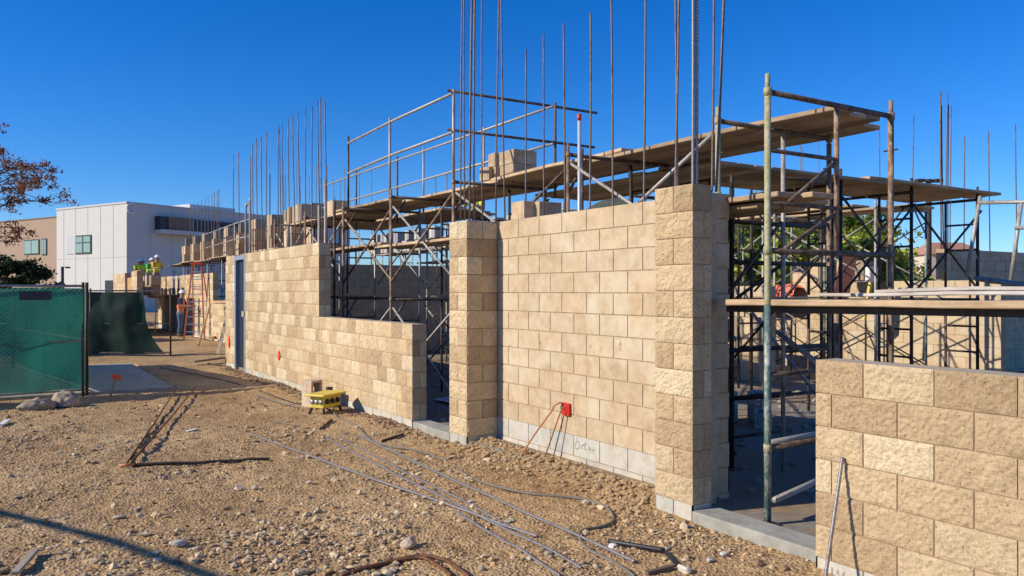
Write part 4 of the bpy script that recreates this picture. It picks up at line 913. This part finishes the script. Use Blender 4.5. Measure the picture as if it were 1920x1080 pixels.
# ------------------------------------------------------------------ lumber, ladder
def lumber(pts,label,w=.04,h=.09,m='newwood'):
    t=thing('lumber_brace',label,'lumber',(0,0,0))
    for a,b_ in pts: bevel(MB().beam(a,b_,w,h).build('board',M[m],t),.004)
    return t
A=atd(395,566,27.);B=atd(428,566,26.3);C2=atd(372,632,25.5)
lumber([(A,B),(A-Vector((0,0,.05)),(C2.x,C2.y,.02))],'orange lumber bench brace beside the dark window opening')
A=atd(424,598,22);B=atd(409,640,22); lumber([(A,(B.x,B.y,0.02))],'single board leaning on the wall near the grey door frame',m='palewood')
a=gnd(365,632);b_=gnd(412,641); lumber([((a[0],a[1],.05),(b_[0],b_[1],.05))],'pale plank lying on the dirt near the ladder',.14,.05,'palewood')
a=gnd(395,640);b_=gnd(412,636); lumber([((a[0],a[1],.12),(b_[0],b_[1],.12))],'short timber block lying on the pale plank',.14,.09,'newwood')
A=atd(277,556,33);B=atd(306,558,33);C2=atd(290,600,32); lumber([(A,B),(atd(294,556,33),(C2.x,C2.y,.05))],'orange lumber prop against the left recessed wall')
a=gnd(360,686);b_=gnd(430,679); lumber([((a[0],a[1],.10),(b_[0],b_[1],.13))],'weathered plank resting on a stub by the pad shadow',.18,.04,'plank')
# stepladder
lx,ly=gnd(364,636,0.02); hL=zat(lx,ly,496)
t=thing('stepladder','tall red fibreglass stepladder standing by the recessed wall','ladder',(lx,ly,0.02),math.radians(-30))
for s in (-1,1):
    MB().beam((s*.36,0,0),(s*.16,.30,hL),.03,.08,(0,1,0)).build('front_rail',M['ladder'],t); MB().beam((s*.36,.95,0),(s*.17,.36,hL-.05),.025,.06,(0,1,0)).build('rear_rail',M['ladder'],t)
for k in range(9):
    f=(k+1)/10; w=.36-.2*f; MB().box(-w,w,.30*f-.03,.30*f+.05,hL*f-.02,hL*f+.01).build('step',M['alu'],t)
for k in range(5):
    f=(k+1)/6; w=.35-.18*f; MB().box(-w,w,.95-.59*f-.012,.95-.59*f+.012,hL*f-.012,hL*f+.012).build('rear_bar',M['alu'],t)
bevel(MB().box(-.2,.2,.22,.46,hL-.01,hL+.05).build('top_cap',M['red'],t),.01)

# ------------------------------------------------------------------ people
def clothm(name,col): return simple(name,col,.85,var=.15,scale=20,bs=.2,bd=.01)
skin=simple('skin',(.42,.24,.16),.6,var=.06,bs=.05)
def skinned(name,nodes,edges,m,parent,root=0,lv=2):
    me=bpy.data.meshes.new(name); me.from_pydata([n[0] for n in nodes],edges,[]); o=bpy.data.objects.new(name,me); C.objects.link(o)
    o.modifiers.new('Skin','SKIN'); 
    if not me.skin_vertices: 
        bm_ok=False
    bpy.context.view_layer.objects.active=o
    if not me.skin_vertices:
        import bmesh
        bm=bmesh.new(); bm.from_mesh(me); ly_=bm.verts.layers.skin.verify(); bm.to_mesh(me); bm.free()
    for i,n in enumerate(nodes):
        r=n[1]; me.skin_vertices[0].data[i].radius=(r,r) if not isinstance(r,tuple) else r
        me.skin_vertices[0].data[i].use_root=(i==root)
    s=o.modifiers.new('Sub','SUBSURF'); s.levels=lv; s.render_levels=lv
    me.materials.append(m); o.parent=parent; o.modifiers['Skin'].use_smooth_shade=True; return o
def person(label,loc,rz,shirt,vest,pants,pose='stand',hat=(.8,.8,.8),scale=1.,reach=None):
    t=thing('person',label,'person',loc,rz); t.scale=(scale,)*3
    lean={'stand':.08,'bend':.42}[pose]; hz=.92
    def up(h): return Vector((0,-math.sin(lean)*(h-hz),hz+math.cos(lean)*(h-hz)))
    pel=Vector((0,0,hz)); ch=up(1.28); nk=up(1.46); hd=up(1.60)+Vector((0,-.03,0)); 
    sh=[up(1.40)+Vector((s*.18,0,0)) for s in(-1,1)]
    el=[sh[i]+Vector((s*.05,-.12,-.25)) for i,s in enumerate((-1,1))]; wr=[el[i]+Vector((-s*.03,-.24,.02 if reach is None else reach)) for i,s in enumerate((-1,1))]
    hip=[Vector((s*.10,0,.88)) for s in(-1,1)]; kn=[Vector((s*.12,-.05 if s<0 else .02,.48)) for s in(-1,1)]; an=[Vector((s*.13,.02 if s<0 else .08,.09)) for s in(-1,1)]; toe=[a+Vector((0,-.16,-.05)) for a in an]
    nd=[(pel,.12),(ch,(.155,.115)),(nk,.06),(hd-Vector((0,0,.04)),.085),(hd+Vector((0,0,.06)),.092)]; ed=[(0,1),(1,2),(2,3),(3,4)]
    for i in(0,1):
        b=len(nd); nd+=[(sh[i],.062),(el[i],.046),(wr[i],.03),(wr[i]+Vector((0,-.05,-.01)),.035)]; ed+=[(1,b),(b,b+1),(b+1,b+2),(b+2,b+3)]
        h=b+3
        for k in range(4): nd.append((wr[i]+Vector(((-.027+.018*k),-.13+.006*abs(k-1.5),-.04)),.009)); ed.append((h,len(nd)-1))
        nd.append((wr[i]+Vector(((.05 if i==0 else -.05),-.08,.0)),.011)); ed.append((h,len(nd)-1))
    for i in(0,1):
        b=len(nd); nd+=[(hip[i],.085),(kn[i],.06),(an[i],.042)]; ed+=[(0,b),(b,b+1),(b+1,b+2)]
    skinned('body',[(tuple(a),r) for a,r in nd],ed,skin,t)
    # face: nose, ears, eyes
    mb=MB(); mb.tube([hd+Vector((0,-.085,.03)),hd+Vector((0,-.118,-.005)),hd+Vector((0,-.09,-.015))],[.008,.017,.01],6); mb.build('nose',skin,t,True)
    mb=MB()
    for s in(-1,1): mb.tube([hd+Vector((s*.03,-.092,.03)),hd+Vector((s*.033,-.097,.03))],.009,6)
    mb.tube([hd+Vector((-.025,-.092,-.045)),hd+Vector((.025,-.092,-.045))],.005,5); mb.build('eyes_and_mouth',M['bark'],t)
    for s in(-1,1): MB().tube([hd+Vector((s*.088,.0,.03)),hd+Vector((s*.094,.01,-.02))],.016,6).build('ear',skin,t,True)
    # trousers
    nd=[(pel+Vector((0,0,.05)),.145),(pel-Vector((0,0,.05)),.14)]; ed=[(0,1)]
    for i in(0,1):
        b=len(nd); nd+=[(hip[i]-Vector((0,0,.06)),.105),(kn[i],.078),(an[i]+Vector((0,0,.02)),.062)]; ed+=[(1,b),(b,b+1),(b+1,b+2)]
    skinned('trousers',[(tuple(a),r) for a,r in nd],ed,clothm('trouser_cloth',pants),t)
    nd=[(up(.98),.148),(up(1.2),(.165,.13)),(up(1.38),(.14,.105)),(up(1.46),.075)]; ed=[(0,1),(1,2),(2,3)]
    for i in(0,1):
        b=len(nd); e2=sh[i].lerp(el[i],.85); nd+=[(sh[i],.078),(e2,.062)]; ed+=[(2,b),(b,b+1)]
    skinned('shirt',[(tuple(a),r) for a,r in nd],ed,clothm('shirt_cloth',shirt),t)
    nd=[(up(.96),.162),(up(1.2),(.18,.145)),(up(1.36),(.165,.125)),(up(1.42),(.14,.09))]
    skinned('safety_vest',[(tuple(a),r) for a,r in nd],[(0,1),(1,2),(2,3)],clothm('vest_cloth',vest),t)
    # hard hat
    mb=MB(); rings=[(.135,.055),(.137,.062),(.112,.07),(.11,.10),(.092,.14),(.055,.168),(.0,.176)]; n=16;P=[]
    for r,z in rings: P.append([tuple(hd+Vector((r*math.cos(a),r*1.12*math.sin(a)-.0,z))) for a in [2*math.pi*k/n for k in range(n+1)]])
    mb.grid(P); mb.build('hard_hat',clothm('hat_shell',hat) if hat!=(.8,.8,.8) else M['white'],t,True)
    for i in(0,1): MB().tube([an[i]+Vector((0,.04,-.03)),an[i]+Vector((0,-.05,-.035)),toe[i]],[.05,.052,.04],8).build('boot',M['bark'],t,True)
    return t
x,y=gnd(338,631,.02)
person('person in jeans, navy shirt, orange vest and white hard hat standing at the red stepladder',(x,y,.02),math.radians(60),(.03,.04,.09),(.75,.18,.06),(.06,.13,.26))
HV=[(256,(.6,.75,.04),(.85,.95,.05),'bend','person bending in yellow vest, leftmost on the far scaffold'),(266,(.7,.8,.05),(.80,.95,.06),'stand','person upright in a yellow green vest and white hat among the far workers'),(279,(.1,.5,.1),(.42,.95,.12),'bend','person bending in a bright green vest in the middle of the far workers'),(293,(.9,.5,.03),(.95,.95,.04),'stand','person in a yellow and orange vest, rightmost of the far workers')]
for px,sh_,ve,po,lb in HV:
    x=6.0; y=on_x(px,x); y=min(y,44); x=on_y(px,y) if y==44 else x
    person(lb,(x,y,1.62),math.radians(20),sh_,ve,(.12,.14,.2),po)
plank((5.7,36.5),(5.7,46),.5,1.57,1.57,'wide board under the far workers in vests'); plank((6.25,36.5),(6.25,46),.5,1.57,1.57,'inner wide board under the far workers in vests')
person('person in a yellow vest bending on a board above the far pier top',(9.2,on_x(899,9.2),2.50),math.radians(-60),(.55,.7,.04),(.75,.85,.05),(.1,.12,.18),'bend')

# ------------------------------------------------------------------ salmon tarp with letters
ytl=on_x(1375,14.6); ytr=on_x(1488,14.6)
t=thing('printed_tarp','salmon red printed tarp bundled over the back wall with white letters','tarp',(14.75,ytr,0)); Lt=ytl-ytr; P=[]
for j in range(15):
    row=[]
    for i in range(61):
        s=i/60;q=j/14; zt_=1.84+.07*math.sin(s*7.)+.06*noise.noise(Vector((s*6,0,0)))-(.12 if s>.75 else 0); z=1.30+(zt_-1.30)*q
        row.append((-.05-.16*math.sin(q*3.1)-.06*noise.fractal(Vector((s*9,q*3,0)),1,2,3),Lt*s,z))
    P.append(row)
P.append([(p[0]+.5,p[1],p[2]-.05) for p in P[-1]])
MB().grid(P).build('tarp_cloth',M['tarp'],t,True)
for ch,px in (('S',1385),('Y',1399),('M',1409),('A',1418)):
    y=on_x(px,14.5); text(ch,.26,M['white'],t,(-.34,y-ytr,1.58),(math.pi/2,math.radians(0),-math.pi/2),depth=.004)
mb=MB()
for k in range(5): mb.box(-.31,-.30,on_x(1450,14.5)-ytr-.05,on_x(1430,14.5)-ytr,1.52+.06*k,1.545+.06*k)
mb.build('printed_stripes',M['white'],t)
# pale drum/cooler and yellow brace behind planks
t=thing('water_barrier','pale grey water container standing on the back wall line','container',(14.6,on_x(1610,14.6),1.93)); bevel(MB().box(-.15,.15,-.35,.35,0,.30).build('shell',M['whiteplastic'],t),.03,2)
A=atd(1575,560,15.5);B=atd(1592,478,15.5); tag(MB().beam(A,B,.05,.3).build('rusty_panel',simple('rust_red_panel',(.20,.075,.05),.7)),'rust red board leaning beyond the scaffold in the back','board')
A=atd(1620,600,15.);B=atd(1632,530,15.); tag(MB().beam(A,B,.05,.06).build('level_staff',M['yellow']),'yellow staff leaning at the back wall','staff')
t=thing('junction_panel','small white panel standing on the floor before the shaded wall','panel',(on_y(1775,8.35),8.30,.35)); bevel(MB().box(-.1,.1,-.02,.02,0,.75).build('plate',M['whiteplastic'],t),.01)
# clear plastic sheet at doorway
t=thing('plastic_sheet','crumpled clear plastic sheet on the floor inside the dark doorway','plastic sheet',(6.2,10.6,.07)); P=[]
for j in range(13): P.append([(-.6+1.2*i/12,-.4+.8*j/12,.03+.28*abs(noise.fractal(Vector((i*.4,j*.4,5)),1,2,3))*math.sin(math.pi*i/12)*math.sin(math.pi*j/12)) for i in range(13)])
MB().grid(P).build('sheet',M['whiteplastic'],t)

# ------------------------------------------------------------------ building
ang=math.radians(25); Cn=Vector((8.8,72.7,0)); ul=Vector((-math.sin(ang),math.cos(ang),0)); ur=Vector((math.cos(ang),math.sin(ang),0))
rzb=math.atan2(ur.y,ur.x)   # local +x = right face direction, local +y = left face direction
bt=thing('office_building','white two storey office building with dark terrace and curved sign at its corner','building',tuple(Cn),rzb)
def bx(name,m,*a,parent=bt): return MB().box(*a).build(name,M[m],parent)
bx('wall','stucco',0,26,0,10.7,-.1,8.96); bx('parapet','greystucco',-.06,26.1,-.06,10.76,8.96,9.12)
# panel joints
mb=MB()
for k in range(1,6): mb.box(-.02,-.005,k*1.9,k*1.9+.05,.5,8.95)
for k in range(1,12): mb.box(k*2.1,k*2.1+.05,-.02,-.005,.5,8.95)
mb.box(-.022,-.006,0,10.7,4.55,4.6); mb.box(0,26,-.022,-.006,4.55,4.6); mb.build('panel_joints',M['greystucco'],bt)
def dpt(px,side):
    # distance along a face for an image column
    t_=(px-960)/F; d=ul if side=='l' else ur
    # (C+s d): lat = t*dep
    lat0=Cn.x*C_-Cn.y*S_; dep0=Cn.x*S_+Cn.y*C_; ld=d.x*C_-d.y*S_; dd=d.x*S_+d.y*C_
    s=(t_*dep0-lat0)/(ld-t_*dd); p=Cn+d*s; return s,dep(p.x,p.y)
def zb_(py,d): return CH+(HZ-py)*d/F
def win_left(px0,px1,py0,py1,parent,z_off,label=None,x=-.03,panes=2):
    s0,d0=dpt(px1,'l'); s1,d1=dpt(px0,'l'); dm=(d0+d1)/2; z0,z1=zb_(py1,dm),zb_(py0,dm)
    f=MB(); f.box(x-.05,x,s0,s1,z0,z1).build('window',M['window_frame'],parent)
    w=(s1-s0)/panes
    mb=MB()
    for k in range(panes): mb.box(x-.07,x-.052,s0+k*w+.1,s0+(k+1)*w-.1,z0+.12,(z0+z1)/2+.1); mb.box(x-.07,x-.052,s0+k*w+.1,s0+(k+1)*w-.1,(z0+z1)/2+.2,z1-.12)
    wo=parent.children[-1]; mb.build('pane',M['glass'],wo)
win_left(143,172,441,476,bt,0); 
s0,d0=dpt(143,'l'); s1,d1=dpt(126,'l'); MB().box(-.06,-.01,s0,s1,zb_(476,d0),zb_(442,d0)).build('window_panel',M['greystucco'],bt)
bx('door_recess','navy',-.06,-.005,dpt(218,'l')[0],dpt(198,'l')[0],-.1,zb_(526,68.5))
# terrace / canopy on right face
sA,dA=dpt(296,'r'); sB,dB=dpt(345,'r'); sC,dC=dpt(420,'r'); sB,dB=dpt(352,'r'); sD,_=dpt(446,'r'); zt1=zb_(406,dA); zt0=zb_(431,dA)
bx('terrace_box','bronze',sA+.5,sB,-.8,-.025,zt0,zt1); bx('terrace_shade','navy',sB+.01,sD+3,-.6,-.026,zt0+.02,zt1-.05); bx('terrace_slab','stucco',sA-.3,sD+3,-1.1,-.027,zt0-.35,zt0-.01)  # solid navy box stands in for the shade of the open terrace
bx('terrace_edge','navy',sA-.3,sA+.49,-.7,-.028,zt0,zt1)
s4,_=dpt(382,'r'); bx('roof_unit','stucco',s4,s4+5,2,5,9.12,9.7)
# curved sign
mb=MB(); s5,_=dpt(246,'r'); zc=zb_(391,66.5); mb.tube([(s5+.42*math.cos(a)*1.0,-.08,zc+.42*math.sin(a)) for a in [math.radians(q) for q in range(50,311,20)]],.08,6); mb.build('curved_sign',M['white'],bt)
b2=thing('office_building','tan low office wing with green windows left of the white building','building',tuple(Cn+ul*10.72),rzb)
bx('wall','tanstucco',.4,20,0,30,-.1,8.40,parent=b2); bx('parapet','bronze',.33,20,-.02,30.1,8.40,8.5,parent=b2)
def win2(px0,px1,py0,py1):
    s0,d0=dpt(px1,'l');s1,d1=dpt(px0,'l'); s0-=10.72;s1-=10.72; dm=(d0+d1)/2; z0,z1=zb_(py1,dm),zb_(py0,dm)
    o=MB().box(.33,.38,s0,s1,z0,z1).build('window',M['window_frame'],b2); m_=(s0+s1)/2; MB().box(.31,.328,s0+.1,m_-.05,z0+.1,z1-.1).box(.31,.328,m_+.05,s1-.1,z0+.1,z1-.1).build('pane',M['glass'],o)
win2(38,66,449,477); win2(71,80,447,478)
# lamp posts
def lamp(p,h,label,heads=2,rz=0):
    t=thing('street_lamp',label,'lamp post',(p.x,p.y,0),rz); MB().tube([(0,0,0),(0,0,h)],[.12,.11],10).build('pole',M['dark'],t,True)
    for s in ((-1,1) if heads==2 else (1,)):
        MB().beam((s*.02,0,h-.03),(s*.22,0,h-.03),.05,.05).build('arm',M['dark'],t); bevel(MB().box(min(s*.2,s*.52),max(s*.2,s*.52),-.17,.17,h-.12,h+.0).build('lamp_head',M['dark'],t),.02)
p=atd(1741,545,32); lamp(p,zat(p.x,p.y,336),'tall dark twin headed lamp post beyond the deck on the right',2,math.radians(-32))
p=atd(117,545,60); lamp(p,zat(p.x,p.y,500),'short dark lamp post in front of the white building',1,math.radians(0))
# far house
p=atd(1770,545,70); t=thing('tiled_house','distant cream house with terracotta roof above the shaded wall','house',(p.x,p.y,0),-.57); t.scale=(.38,.5,1.0)
MB().box(-5,7,-3,5,0,4.9).build('wall',M['cream'],t)
mb=MB(); i=len(mb.v); mb.v+=[(-5.6,-3.6,4.9),(7.6,-3.6,4.9),(7.6,5.6,4.9),(-5.6,5.6,4.9),(-3,1,6.0),(5,1,6.0)]; mb._col(6); mb.f+=[(0,1,5,4),(1,2,5),(2,3,4,5),(3,0,4),(3,2,1,0)]; mb.build('roof',M['roof'],t)
o_=MB().box(-2.5,-1.2,-3.06,-3.005,3.4,4.4).build('window',M['window_frame'],t)
p=atd(1385,545,60); t=thing('tiled_house','distant low white house glimpsed through the scaffold beside the near pier','house',(p.x,p.y,0),-.57); MB().box(-4,4,-3,5,0,3.4).build('wall',M['cream'],t)
mb=MB(); mb.v+=[(-4.6,-3.6,3.4),(4.6,-3.6,3.4),(4.6,5.6,3.4),(-4.6,5.6,3.4),(-2,1,4.6),(2,1,4.6)]; mb._col(6); mb.f+=[(0,1,5,4),(1,2,5),(2,3,4,5),(3,0,4),(3,2,1,0)]; mb.build('roof',M['roof'],t)

# ------------------------------------------------------------------ trees
def tree(name,label,base,h,crown,cr,nleaf,leafsize,pal,trunk_r=.12,limbs=7,seed=1,bare=0,group=None,cz=None,lean=(0,0)):
    rr=random.Random(seed); t=thing(name,label,'tree',(base[0],base[1],base[2] if len(base)>2 else 0),0,group); mb=MB(); tips=[]
    top=Vector((lean[0],lean[1],h*.62)); mb.tube([(0,0,-.1),(lean[0]*.4+.05,lean[1]*.4,h*.3),tuple(top)],[trunk_r,trunk_r*.75,trunk_r*.45],8)
    for i in range(limbs):
        s=rr.uniform(.35,1); a=Vector((lean[0]*s*.8,lean[1]*s*.8,h*.62*s)); th=rr.uniform(0,6.28); d=Vector((math.cos(th)*cr[0]*rr.uniform(.5,.95),math.sin(th)*cr[1]*rr.uniform(.5,.95),cr[2]*rr.uniform(.1,1.1)))
        b=a+d; m_=a.lerp(b,.5)+Vector((rr.uniform(-.1,.1)*h*.2,rr.uniform(-.1,.1)*h*.2,.04*h)); mb.tube([a,m_,b],[trunk_r*.4,trunk_r*.22,trunk_r*.07],6); tips+=[b,m_]
        for k in range(4+bare*5):
            f=rr.uniform(.3,1); q=(a.lerp(m_,f*2) if f<.5 else m_.lerp(b,f*2-1)); e=q+Vector((rr.uniform(-1,1)*cr[0]*.35,rr.uniform(-1,1)*cr[1]*.35,rr.uniform(-.15,.5)*cr[2]*.5)); mb.tube([q,q.lerp(e,.5)+Vector((0,0,.03*h*rr.uniform(-1,1))),e],[trunk_r*.12,trunk_r*.07,trunk_r*.03],4); tips.append(e)
    mb.build('trunk',M['bark'],t,True)
    # crown: leaves in clumps
    rg=np.random.default_rng(seed); cc=Vector((lean[0],lean[1],cz if cz else h*.66)); cl=[]
    for tp in tips: cl.append((tp,rr.uniform(.5,1)))
    for _ in range(0 if bare else crown):
        v=Vector((rr.gauss(0,1),rr.gauss(0,1),rr.gauss(0,1))).normalized()*rr.uniform(.35,1)**.6
        cl.append((cc+Vector((v.x*cr[0],v.y*cr[1],v.z*cr[2])),rr.uniform(.6,1.1)))
    V=[];Cc=[];per=max(3,nleaf//len(cl)); clr=(cr[0]+cr[2])/2*(.22 if not bare else .10)
    for (c,s) in cl:
        base_c=np.array(rr.choice(pal)); k=rr.uniform(.75,1.2)
        n=int(per*rr.uniform(.5,1.5)); off_=rg.normal(size=(n,3))*clr*s*np.array([1,1,.75])*.55; P=np.array(c[:])+off_
        a=rg.normal(size=(n,3)); a/=np.linalg.norm(a,axis=1)[:,None]; b=np.cross(a,rg.normal(size=(n,3))); b/=np.linalg.norm(b,axis=1)[:,None]
        ls=leafsize*rg.uniform(.6,1.3,(n,1)); a=a*ls; b=b*ls*.45
        V.append(np.stack([P-a,P+b,P+a,P-b],1).reshape(-1,3)); cols=base_c[None]*k*rg.uniform(.8,1.25,(n,1)); Cc.append(np.repeat(np.concatenate([cols,np.ones((n,1))],1),4,0))
    V=np.concatenate(V);Cc=np.concatenate(Cc).astype(np.float32); Fc=np.arange(len(V)).reshape(-1,4)
    me=bpy.data.meshes.new('crown'); me.from_pydata(V.tolist(),[],Fc.tolist()); at=me.color_attributes.new('tint','FLOAT_COLOR','POINT'); at.data.foreach_set('color',Cc.ravel()); me.materials.append(M['leaf']); me.update()
    o=bpy.data.objects.new('crown',me); C.objects.link(o); o.parent=t; return t
GP=[(.36,.44,.06),(.50,.53,.085),(.26,.34,.05),(.58,.56,.11),(.15,.22,.045)]
for i,(px,d,h,cr,lb) in enumerate([(1420,42,5.6,(3.4,3.4,2.4),'broad yellow green tree furthest behind the scaffold beside the near pier'),(1560,44,5.2,(3.2,3.2,2.2),'broad green tree behind the others in line with the tall brown post'),(1395,30,4.8,(2.4,2.4,2.0),'yellow green tree right beside the near pier beyond the tarp'),(1455,33,4.6,(2.4,2.4,2.0),'round green tree behind the yellow green splashed post'),(1520,29,3.5,(1.9,1.9,1.5),'bushy green tree in line with the inner scaffold leg'),(1585,32,4.2,(1.9,1.9,1.9),'taller green tree left of the tall brown post'),(1640,30,3.5,(1.7,1.7,1.5),'green tree glimpsed just left of the shaded corner'),(1702,52,6.6,(2.2,2.2,1.7),'feathery far tree topping out near the lamp post')]):
    p=atd(px,545,d); tree('leafy_tree',lb,(p.x,p.y),h,38 if i!=7 else 8,cr,(22000 if i<2 else 15000) if i!=7 else 900,.12 if i!=7 else .16,GP,.10,7,50+i,group='trees beyond the back wall')
p=atd(1630,545,70); p2=atd(1878,545,60); tree('leafy_tree','small far treetop showing over the shaded wall at the right',(p2.x,p2.y),4.6,10,(1.4,1.4,.9),2500,.16,GP,.12,5,77)
RP=[(.26,.10,.055),(.30,.14,.07),(.20,.08,.05),(.26,.17,.08)]
p=atd(-70,545,40); tree('sparse_tree','sparse rust leaved tree reaching in from the left edge',(p.x,p.y),12.6,0,(5.2,5.2,2.6),15000,.085,RP,.17,26,12,bare=1)
p=atd(20,545,27); tree('dark_bush','dark green bushy tree behind the green fence at the left',(p.x,p.y),2.9,44,(1.25,1.25,1.15),14000,.075,[(.03,.05,.018),(.045,.065,.025),(.02,.035,.015)],.08,8,31)
p=atd(-40,545,24); tree('dark_bush','dark shrub at the very left edge behind the fence',(p.x,p.y),2.2,30,(.9,.9,.8),7000,.07,[(.03,.05,.018),(.045,.065,.025)],.08,8,37)
# hills
def hill(px0,px1,d,prof,name,depth=250):
    P=[]; n=80
    for j in range(9):
        row=[]
        for i in range(n+1):
            px=px0+(px1-px0)*i/n; q=j/8; h=0
            for (c,w,py) in prof: h=max(h,(HZ-py)*d/F*math.exp(-((px-c)/w)**2))
            s=math.sin(q*math.pi/2) if j<8 else .9; base=atd(px,HZ,d+depth*(q-1)); z=(h+CH)*s**1.0*(1+.07*noise.fractal(Vector((px*.03,q*3,1)),1,2,4))
            row.append((base.x,base.y,z if j else -1))
        P.append(row)
    o=MB().grid(P).build(name,simple('hill_scrub',(.085,.095,.055),.95,var=.35,scale=.08,bs=.5,bd=3.),None,True); o['kind']='structure'; return o
hill(900,1900,900,[(1150,130,374),(1330,170,420),(1430,110,425),(1540,90,445)],'hills')

# unseen line of unknown kind, added out of frame to cast the foreground shadow
mb=MB(); SL=Vector((.955,-.255,-.565)); 
def up_from(px,py,h): x,y=gnd(px,py); return Vector((x,y,0))-SL/SL.z*-1*-h if 0 else Vector((x,y,0))+Vector((-SL.x,-SL.y,-SL.z))*(h/.565)
a=up_from(-200,905,2.8);b_=up_from(0,960,2.8);c_=up_from(200,1010,2.8);d_=up_from(390,1078,2.8);e_=up_from(560,1160,2.8)
t=thing('unseen_shadow_caster','unseen thick line added left of the camera to cast the foreground shadow','shadow_line',(0,0,0)); MB().tube([a,b_,c_,d_,e_],.034,8).build('shadow_line',M['black'],t,True)
a=up_from(-20,990,2.5);b_=up_from(130,962+2,2.5); MB().tube([a,b_],.014,6).build('side_line',M['black'],t,True)

# ------------------------------------------------------------------ light, world, camera
sd=Vector((-.955,.255,.565)).normalized(); el_=math.asin(sd.z)
L=bpy.data.lights.new('sun','SUN'); L.energy=5.0; L.angle=math.radians(.53); L.color=(1.,.90,.74); lo=bpy.data.objects.new('sun',L); C.objects.link(lo); lo.rotation_euler=sd.to_track_quat('Z','Y').to_euler()
w=bpy.data.worlds.new('World'); sc.world=w; w.use_nodes=True; nt=w.node_tree; bg=nt.nodes['Background']
sk=nt.nodes.new('ShaderNodeTexSky'); sk.sky_type='NISHITA'; sk.sun_disc=False; sk.sun_elevation=el_; sk.sun_rotation=math.atan2(sd.x,sd.y); sk.air_density=1.0; sk.dust_density=.0; sk.ozone_density=5.0; sk.altitude=200
hs=nt.nodes.new('ShaderNodeHueSaturation'); hs.inputs['Saturation'].default_value=1.33; hs.inputs['Value'].default_value=1.; nt.links.new(sk.outputs[0],hs.inputs['Color']); tn=mix(nt,1.,hs.outputs[0],(.90,1.16,1.60),'MULTIPLY'); nt.links.new(tn,bg.inputs[0]); bg.inputs[1].default_value=.09
cd=bpy.data.cameras.new('camera'); cam=bpy.data.objects.new('camera',cd); C.objects.link(cam); cam.location=(0,0,CH); cam.rotation_euler=(math.pi/2,0,-math.radians(32.62))
cd.sensor_width=36; cd.lens=F/1920*36; cd.shift_y=5/1920; cd.clip_start=.05; cd.clip_end=8000; sc.camera=cam
sc.view_settings.view_transform='Standard'; sc.view_settings.look='None'; sc.view_settings.exposure=.08; sc.view_settings.gamma=1
sc.render.engine='CYCLES'; sc.cycles.max_bounces=6; sc.cycles.diffuse_bounces=2; sc.cycles.transparent_max_bounces=8
